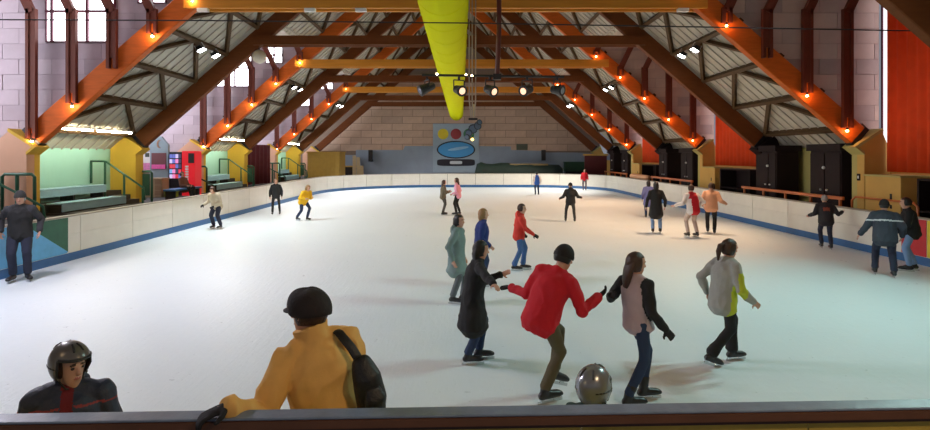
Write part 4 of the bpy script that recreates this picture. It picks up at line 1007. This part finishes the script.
        if kind == 'flat_cap':
            nu, nv = 28, 14; vs = []
            for i in range(nv+1):
                ph = math.pi*i/nv*0.60
                for j in range(nu):
                    th = 2*math.pi*j/nu; c_ = math.cos(th); u_ = math.cos(ph)
                    r = math.sin(ph)**0.75
                    vs.append(hd(-0.016+0.132*r*c_, 0.112*r*math.sin(th), 0.030+0.108*u_+0.012*c_*r+0.004*math.sin(3*th)))
            g.add(vs, [(i*nu+j, i*nu+(j+1)%nu, (i+1)*nu+(j+1)%nu, (i+1)*nu+j) for i in range(nv) for j in range(nu)] + [tuple(range(nu-1,-1,-1)), tuple(nv*nu+j for j in range(nu))]); g.build('cap_crown', hm, t)
            b = G(); b.sm = True; vs = []
            for rr, dz in ((0.085, 0.012), (0.150, -0.004), (0.150, -0.012), (0.085, 0.0)):
                for j in range(13):
                    th = math.radians(-65+130*j/12); vs.append(hd(0.0+rr*math.cos(th), 0.105*math.sin(th)*(rr/0.15)**0.4, 0.030+dz))
            b.add(vs, [(k_*13+j, k_*13+j+1, ((k_+1)%4)*13+j+1, ((k_+1)%4)*13+j) for k_ in range(4) for j in range(12)]); b.build('cap_peak', hm, t)
            G().tube([hd(-0.014,0,-0.012), hd(-0.014,0,0.030)], [(0.086*z,0.108*z),(0.092*z,0.114*z)], 20, ref=hl, dome=False).build('cap_band', hm, t)
        if kind == 'helmet':
            hm, hm2 = hm; nu, nv = 40, 26; vs = []; keep = []
            for i in range(nv+1):
                ph = math.pi*i/nv*0.80
                for j in range(nu):
                    th = 2*math.pi*j/nu; x, y, u = math.sin(ph)*math.cos(th), math.sin(ph)*math.sin(th), math.cos(ph)
                    rg = 1+0.018*max(0, math.cos(th*3))*math.sin(ph)*(u > 0.1)
                    vs.append(hd(-0.010+0.142*x*rg, 0.112*y*rg, 0.022+0.138*u*rg))
            for i in range(nv):
                for j in range(nu):
                    th = 2*math.pi*(j+0.5)/nu; ph = math.pi*(i+0.5)/nv*0.80; x, y, u = math.sin(ph)*math.cos(th), math.sin(ph)*math.sin(th), math.cos(ph)
                    if x > 0.32 and u < 0.36: continue
                    if u < -0.62 and x > -0.2: continue
                    keep.append((i*nu+j, i*nu+(j+1)%nu, (i+1)*nu+(j+1)%nu, (i+1)*nu+j))
            g.add(vs, keep + [tuple(range(nu-1,-1,-1))]); o = g.build('helmet_shell', hm, t)
            m_ = o.modifiers.new('t', 'SOLIDIFY'); m_.thickness = 0.006; m_.offset = 0
            def hsurf(ph, th, e=1.0): return hd(-0.010+0.142*e*math.sin(ph)*math.cos(th), 0.112*e*math.sin(ph)*math.sin(th), 0.022+0.138*e*math.cos(ph))
            for k_ in range(7):
                for th0 in (1.25, -1.25-0.0):
                    th = th0+math.copysign(0.20*k_, th0); a_ = hsurf(1.62, th, 1.015); b_ = hsurf(1.62, th+0.12, 1.015)
                    G().tube([a_, b_], [0.006*z]*2, 6).build('vent_slot', black, t)
            for k_, (p0, p1, th) in enumerate(((0.35, 0.8, 0.35), (0.35, 0.8, -0.35), (0.5, 0.95, 2.6), (0.5, 0.95, -2.6))):
                G().tube([hsurf(p0, th, 1.02), hsurf((p0+p1)/2, th, 1.024), hsurf(p1, th, 1.02)], [0.008*z]*3, 6).build('vent_slot', black, t)
            rim = [hsurf(1.205, a_, 1.01) for a_ in [math.radians(-68+136*k_/10) for k_ in range(11)]]
            G().tube(rim, [0.009*z]*11, 8).build('front_rim', hm2, t)
            for l in (-1, 1):
                G().tube([hsurf(1.21, l*1.19, 1.005), hsurf(1.7, l*1.22, 1.0), hsurf(2.2, l*1.35, 1.0)], [0.008*z]*3, 8).build('side_rim', hm2, t)
                G().tube([hsurf(2.15, l*1.5, 0.95), hd(0.05, l*0.05, -0.125), hd(0.055, 0, -0.135)], [0.007*z]*3, 6).build('chin_strap', black, t)
    return dict(root=t, pel=pel, up=up, sv=sv, cf=cf, tv=tv, fv=fv, lv=lv, sh=sh, s=s, hd=hd)

navy = cloth('navy cloth', (0.018, 0.022, 0.045)); blackc = cloth('black cloth', (0.012, 0.012, 0.013)); jeans = cloth('blue denim', (0.045, 0.11, 0.27)); jeansl = cloth('pale blue denim', (0.20, 0.32, 0.55))
jeansd = cloth('dark denim', (0.020, 0.040, 0.10)); khaki = cloth('olive khaki cloth', (0.10, 0.085, 0.045)); redc = cloth('red cloth', (0.55, 0.008, 0.02)); redo = cloth('orange red cloth', (0.60, 0.035, 0.02))
greyc = cloth('light grey cloth', (0.34, 0.34, 0.31)); limec = cloth('lime cloth', (0.50, 0.58, 0.04)); pinkg = cloth('dusty pink knit', (0.48, 0.36, 0.40)); tealc = cloth('grey teal cloth', (0.19, 0.27, 0.26))
bluec = cloth('royal blue cloth', (0.012, 0.03, 0.16)); creamc = cloth('cream cloth', (0.55, 0.47, 0.34)); yelc = cloth('yellow cloth', (0.78, 0.45, 0.01)); salmon = cloth('salmon cloth', (0.66, 0.34, 0.20))
whitec = cloth('white cloth', (0.75, 0.70, 0.68)); stone = cloth('stone cloth', (0.55, 0.43, 0.36)); slatec = cloth('slate grey cloth', (0.036, 0.044, 0.062)); rosec = cloth('rose pink cloth', (0.75, 0.33, 0.45)); olivec = cloth('olive brown cloth', (0.14, 0.11, 0.07))
violetc = cloth('violet blue cloth', (0.12, 0.13, 0.32)); mustard = mat('mustard fleece', (0.80, 0.45, 0.13), 0.9, 0.10, 14, 0.15, 120); brightb = cloth('bright blue cloth', (0.02, 0.10, 0.45))

# -- spectators at the near barrier
def P2(x, y, d): return px(x, y, d)
YB = 3.42
m = person('man in mustard jacket and dark flat cap leaning on the barrier with backpack', (px(330, 400, YB).x, YB+0.06, 0), 1.87, 118, lean=6, side=11, hands=(Vector((-1.235, 2.975, 1.318)), (0.30,-0.22,0.95)), drop=0.03, turn=38, nod=6,
           top=mustard, legs=blackc, hair=hair_br, style='short', hat=('flat_cap', cloth('dark wool', (0.022, 0.016, 0.017))), gloves=glovem, q=0, hem=0.12, fit=1.16, curl=0.55, palm=(0, 0, -1), eyes=True, wr_amp=0.022, high=0.055)
# backpack on his right shoulder
up_, cf_, sv_, tv_, s_ = m['up'], m['cf'], m['sv'], m['tv'], m['s']
bpk = thing('backpack', tuple(m['root'].location), 'small black backpack slung from the shoulder of the man in mustard', 'backpack')
def bp(f, l, u): return up_(u)+cf_*f*s_+sv_*l*s_
g = G(); g.tube([bp(-0.19,-0.185,0.03), bp(-0.21,-0.19,0.12), bp(-0.215,-0.19,0.24), bp(-0.185,-0.185,0.33)], [(0.075*s_,0.055*s_),(0.088*s_,0.072*s_),(0.082*s_,0.068*s_),(0.055*s_,0.042*s_)], 14, ref=sv_)
job(g, 'bag_body', cloth('black nylon', (0.010,0.010,0.013), 0.5), bpk, 0.012, 0.004)
g = G(); g.tube([bp(-0.262,-0.19,0.06), bp(-0.285,-0.19,0.13), bp(-0.272,-0.19,0.19)], [(0.055*s_,0.024*s_),(0.064*s_,0.028*s_),(0.05*s_,0.018*s_)], 12, ref=sv_); job(g, 'pocket', cloth('black nylon', (0,0,0)), bpk, 0.012, 0.003)
g = G(); g.sm = True; g.tube([bp(-0.17,-0.19,0.30), bp(-0.155,-0.16,0.40), bp(-0.085,-0.125,0.49), bp(0.02,-0.12,0.492), bp(0.11,-0.13,0.44), bp(0.165,-0.15,0.34)], [(0.026*s_,0.007*s_)]*6, 10, ref=sv_); g.build('strap', cloth('black nylon', (0,0,0)), bpk)
g = G(); g.sm = True; g.tube([bp(-0.20,-0.24,0.03), bp(-0.20,-0.26,-0.10), bp(-0.19,-0.25,-0.2)], [(0.014*s_,0.004*s_)]*3, 8, ref=sv_); g.build('webbing', cloth('black nylon', (0,0,0)), bpk)
silver = mat('silver grey helmet', (0.24, 0.25, 0.27), 0.26, 0.15, 5, metal=0.5); gunm = mat('dull grey helmet', (0.16, 0.15, 0.14), 0.3, 0.25, 5, metal=0.3)
rimm = mat('helmet rim black', (0.02, 0.02, 0.02), 0.5)
def kidpaint(f, l, u):
    if f > 0.02 and abs(l) < 0.036 and u > 0.12: return 0
    if 0.396 < u+0.12*abs(l) < 0.409 and f > -0.02 and abs(l) > 0.04: return 1
    return None
person('child in grey helmet and navy jacket with red stripes looking sideways behind the barrier', (px(64, 400, YB).x, YB+0.05, 0), 1.49, -62, turn=34, nod=4, lean=2, top=cloth('dark navy nylon', (0.022, 0.030, 0.060), 0.55), legs=blackc,
       hat=('helmet', (gunm, rimm)), hair=hair_br, style='short', q=0, fit=1.28, hs=1.06, eyes=True, paint=(kidpaint, [cloth('dark red knit', (0.16,0.01,0.015)), cloth('red piping', (0.26,0.04,0.045))]), hood=True, hands=((0.05,0.36,0.80),(0.05,-0.36,0.80)))
person('child in shiny silver helmet just showing over the barrier', (px(597, 400, YB).x, YB+0.10, 0), 1.29, 70, turn=-20, lean=3, top=cloth('dark green jacket', (0.03,0.06,0.05)), legs=blackc, hat=('helmet', (silver, rimm)), hair=hair_bk, style='short', q=0, hs=1.22, fit=1.1)

# -- the chain of skaters holding hands
cl1 = px(506, 288, 6.45); cl2 = px(609, 294, 6.0)
person('skater in long black coat pulling on the red-jacketed man\'s hand', on_ice(473, 362), 1.60, 8, lean=9, feet=((0.10,0.09,0.0),(-0.08,-0.09,0.0)), hands=((0.42,0.10,1.16), cl1-Vector((0.10,0,0))), drop=0.03,
       top=blackc, legs=jeansd, coat=0.42, hair=hair_bk, style='bob', q=1, fit=1.05, nod=10)
person('man in red jacket and khaki trousers stretched between two held hands', on_ice(541, 401), 1.80, 28, lean=24, side=-4, feet=((0.26,0.10,0.10,0,20),(0.0,-0.07,0.0)), hands=(cl1+Vector((0.06,0,0)), cl2-Vector((0.11,0,0.03))), drop=0.06, twist=30,
       top=redc, legs=khaki, hair=hair_bk, style='short', hat=('beanie', cloth('black knit', (0.015,0.012,0.012))), gloves=glovem, q=1, fit=1.08, nod=22, hem=0.10)
person('girl in dusty pink top with black sleeves and dark jeans holding a hand', on_ice(638, 404), 1.66, 12, lean=-4, feet=((0.12,0.09,0.0),(-0.16,-0.09,0.0)), hands=(cl2+Vector((0.03,0,-0.02)), (0.20,-0.22,0.86)), drop=0.03, twist=25,
       top=pinkg, sleeve=blackc, legs=jeansd, hair=hair_br, style='long', gloves=glovem, q=1, fit=0.96, lfit=0.87, nod=6, hem=0.06)
def limepaint(f, l, u):
    return 0 if (l < -0.08 and -0.03 < f < 0.09 and u < 0.36) else None
person('girl in light grey and lime jacket with black trousers striding away', on_ice(723, 364), 1.66, 14, lean=8, feet=((0.20,0.08,0.0),(-0.22,-0.06,0.03,0,20)), hands=((0.0,0.30,0.86),(0.24,-0.26,0.86)), drop=0.06,
       top=greyc, legs=blackc, hair=hair_br, style='pony', q=1, fit=1.08, nod=10, paint=(limepaint, [limec]), hem=0.14, flare=0.02)
person('skater in grey-teal hooded coat behind the black-coated one', on_ice(457, 303), 1.62, -20, lean=3, feet=((0.08,0.09,0),(-0.05,-0.09,0)), hands=((0.05,0.24,0.84),(0.02,-0.26,0.84)), top=tealc, legs=cloth('grey trousers', (0.12,0.14,0.15)), hair=hair_bk, style='bob', coat=0.30, hood=True, q=1, fit=1.0, turn=-10)
person('blond skater in royal blue jacket behind the teal coat', on_ice(481, 286), 1.60, 5, lean=4, top=bluec, legs=jeansd, hair=hair_bl, style='bob', q=1, fit=1.05, hands=((0.15,0.24,0.9),(0.15,-0.24,0.9)))
person('boy in orange-red hooded jacket and blue jeans gliding alone', on_ice(519, 270), 1.56, -5, lean=6, feet=((0.10,0.09,0),(-0.12,-0.09,0)), hands=((0.10,0.24,0.9),(0.36,-0.16,0.92)), turn=-12, top=redo, legs=jeans, hair=hair_br, style='short', gloves=glovem, hood=True, q=1, fit=1.02, eyes=True, flare=0.015)
person('skater in black hooded jacket with arms held out, back turned', on_ice(570.5, 222), 1.60, 85, lean=5, feet=((0.02,0.20,0),(-0.05,-0.17,0)), hands=((0.15,0.42,0.98),(0.15,-0.46,1.02)), drop=0.04, top=blackc, legs=cloth('dark grey trousers', (0.03,0.032,0.035)), hat=('beanie', cloth('black knit', (0,0,0))), hood=True, q=2, fit=1.12)
person('girl in olive brown jacket facing the girl in rose pink', on_ice(443, 215), 1.58, 20, lean=4, hands=((0.30,0.15,1.12),(0.30,-0.15,1.10)), top=olivec, legs=cloth('grey brown trousers', (0.06,0.06,0.055)), hair=hair_br, style='long', q=2)
person('girl in rose pink jacket with black trousers beside the olive jacket', on_ice(458, 215), 1.68, 165, lean=6, hands=((0.22,0.18,0.95),(0.15,-0.22,0.92)), top=rosec, legs=blackc, hair=hair_br, style='long', q=2)
person('small skater in bright blue vest and dark jeans before the far boards', on_ice(537, 195), 1.56, 95, top=brightb, sleeve=whitec, legs=jeansd, hair=hair_bk, style='short', q=2, fit=1.1)
person('skater in red top with grey trousers standing against the far boards', on_ice(584.5, 190.5), 1.62, -100, top=redc, legs=cloth('grey violet trousers', (0.13,0.10,0.12)), hair=hair_br, style='bob', q=2)
person('older man in cream jacket bent forward beside the boards', on_ice(217, 228.5), 1.64, -105, lean=22, feet=((0.0,0.16,0),(0.0,-0.14,0)), hands=((0.28,0.10,0.86),(0.28,-0.36,0.90)), drop=0.06, top=creamc, legs=navy, hair=hair_br, style='short', gloves=glovem, q=2, fit=1.15, lfit=1.15, nod=25, collar=False)
person('thin skater dressed all in black beside the boards', on_ice(276, 214.5), 1.64, -75, feet=((0.0,0.17,0),(0.05,-0.15,0)), top=blackc, legs=blackc, hair=hair_bl, style='bob', q=2, lfit=0.9, drop=0.02)
person('skater in yellow jacket and dark jeans crouching forward', on_ice(303.5, 220.5), 1.62, -35, lean=28, feet=((0.10,0.12,0),(-0.22,-0.16,0)), hands=((0.36,0.16,0.98),(0.34,-0.2,0.95)), drop=0.10, top=yelc, legs=jeansd, hair=hair_bl, style='bob', q=2, fit=1.22, nod=20)
person('man in black vest and dark trousers leaning back on the boards by the green triangle', on_ice(20, 281), 1.93, -60, lean=-2, feet=((0.04,0.12,0,20),(0.02,-0.10,0,-15)), hands=((-0.02,0.29,0.90),(-0.10,-0.30,0.92)), drop=0.02, top=blackc, sleeve=cloth('dark grey sleeve', (0.03,0.03,0.035)), legs=navy, hair=hair_gr, style='short', hat=('beanie', cloth('dark grey knit', (0.03,0.03,0.03))), q=1, fit=1.08, lfit=1.1, eyes=True)
person('woman in long black coat and pale jeans skating beside the red and white jacket', on_ice(656, 233), 1.78, 75, lean=2, feet=((-0.05,0.10,0),(0.0,-0.13,0)), hands=((0.08,0.30,0.84),(0.05,-0.28,0.86)), top=blackc, legs=jeansl, hair=hair_bk, style='bob', coat=0.34, q=2, fit=1.0)
person('person in violet blue coat half hidden by the long black coat', on_ice(648.5, 218), 1.60, 80, lean=2, top=violetc, legs=jeansd, hair=hair_bk, style='bob', coat=0.30, q=2)
def rw(f, l, u): return 0 if l > 0.105 and u < 0.30 else None
person('skater in red jacket with white sleeves and stone trousers', on_ice(693, 237), 1.76, 100, lean=10, feet=((0.04,0.14,0),(-0.06,-0.10,0)), hands=((0.18,0.50,0.98),(0.1,-0.22,0.95)), drop=0.05, top=redc, sleeve=whitec, legs=stone, hair=hair_br, style='short', q=2, fit=1.15, paint=(rw, [whitec]))
person('man in salmon shirt and black trousers with one arm out', on_ice(711, 233.5), 1.78, 65, lean=8, feet=((0.12,0.10,0),(-0.16,-0.10,0)), hands=((0.16,0.26,0.90),(0.14,-0.42,0.98)), drop=0.05, top=salmon, legs=blackc, hair=hair_br, style='short', q=2, fit=1.12)
person('skater in dark jacket with arms spread skating along the right boards', on_ice(826, 248.5), 1.60, 70, lean=16, feet=((0.10,0.09,0),(-0.14,-0.10,0)), hands=((0.22,0.40,0.96),(0.22,-0.48,1.10)), drop=0.06, top=cloth('charcoal cloth', (0.022,0.020,0.024)), legs=navy, hair=hair_gr, style='short', q=2, fit=1.15, paint=(lambda f, l, u: 0 if f < -0.05 and abs(l) < 0.09 and 0.24 < u < 0.34 else None, [cloth('rust print', (0.25,0.06,0.03))]))
person('man in slate grey jacket with a pale chest band and black cap', on_ice(885, 276), 1.74, 60, lean=10, feet=((0.12,0.16,0),(-0.12,-0.14,0)), hands=((0.22,0.42,0.84),(0.1,-0.30,0.86)), drop=0.05, top=slatec, legs=navy, hat=('beanie', cloth('black knit', (0,0,0))), hair=hair_bk, style='short', q=1, fit=1.22, lfit=1.1, paint=(lambda f, l, u: 0 if 0.285 < u < 0.315 and f < 0.02 else None, [cloth('pale band', (0.55,0.56,0.58))]), hem=0.14, collar=True)
person('person in black jacket and pale jeans beside the yellow board', on_ice(912, 271), 1.72, 150, lean=10, feet=((0.06,0.10,0),(-0.06,-0.10,0)), hands=((0.34,0.18,0.95),(0.28,-0.22,0.95)), top=blackc, legs=jeansl, hair=hair_bk, style='short', q=1, fit=1.12)
# spectators off the ice
person('dark-clad spectator in the right-hand aisle behind the red and white jacket', (11.45, 25.38, -0.26), 1.66, 190, top=blackc, legs=blackc, hair=hair_bk, style='bob', q=2, skates=False)
person('spectator in brown jacket sitting on the blue bench by the drinks machine', (-11.95, 24.2, 0.55), 1.66, -20, lean=-14, drop=0.26, feet=((0.46,0.10,0.18),(0.50,-0.10,0.18)), hands=((0.25,0.12,0.80),(0.25,-0.12,0.80)), top=cloth('brown cloth', (0.16,0.07,0.04)), legs=blackc, hair=hair_bk, style='short', q=2, skates=False)

# ------------------------------------------------------------------ turn the built-up shapes into smooth single surfaces
dg = bpy.context.evaluated_depsgraph_get(); dg.update()
for o, wrk, pf, sd in JOBS:
    me = bpy.data.meshes.new_from_object(o.evaluated_get(dg)); old = o.data
    mats = [m_ for m_ in old.materials]; o.modifiers.clear(); o.data = me; me.name = o.name
    me.materials.clear()
    for m_ in mats: me.materials.append(m_)
    nv = len(me.vertices); npl = len(me.polygons)
    if wrk:
        co = np.empty(nv*3, np.float32); me.vertices.foreach_get('co', co); nr = np.empty(nv*3, np.float32); me.vertex_normals.foreach_get('vector', nr)
        dd = np.array([noise.noise((x*7, y*7, z_*4.5))*0.7 + 0.35 - abs(noise.noise((x*9+3, y*9, z_*6)))*1.5 for x, y, z_ in co.reshape(-1, 3).tolist()], np.float32)*wrk
        co = (co.reshape(-1, 3)+nr.reshape(-1, 3)*dd[:, None]).ravel(); me.vertices.foreach_set('co', co)
    idx = np.zeros(npl, np.int32)
    if sd or pf:
        ce = np.empty(npl*3, np.float32); me.polygons.foreach_get('center', ce); ce = ce.reshape(-1, 3)
    if sd:
        for a, b, r, mi in sd:
            a = np.array(a); b = np.array(b); ab = b-a; tt = np.clip(((ce-a)@ab)/max(1e-9, ab@ab), 0, 1)
            idx[np.linalg.norm(ce-a-tt[:, None]*ab, axis=1) < r] = mi
    if pf:
        for k_, c in enumerate(ce.tolist()):
            if idx[k_] == 0:
                r = pf(Vector(c))
                if r is not None: idx[k_] = r
    me.polygons.foreach_set('material_index', idx)
    me.polygons.foreach_set('use_smooth', [True]*len(me.polygons)); me.update()
    bpy.data.meshes.remove(old)
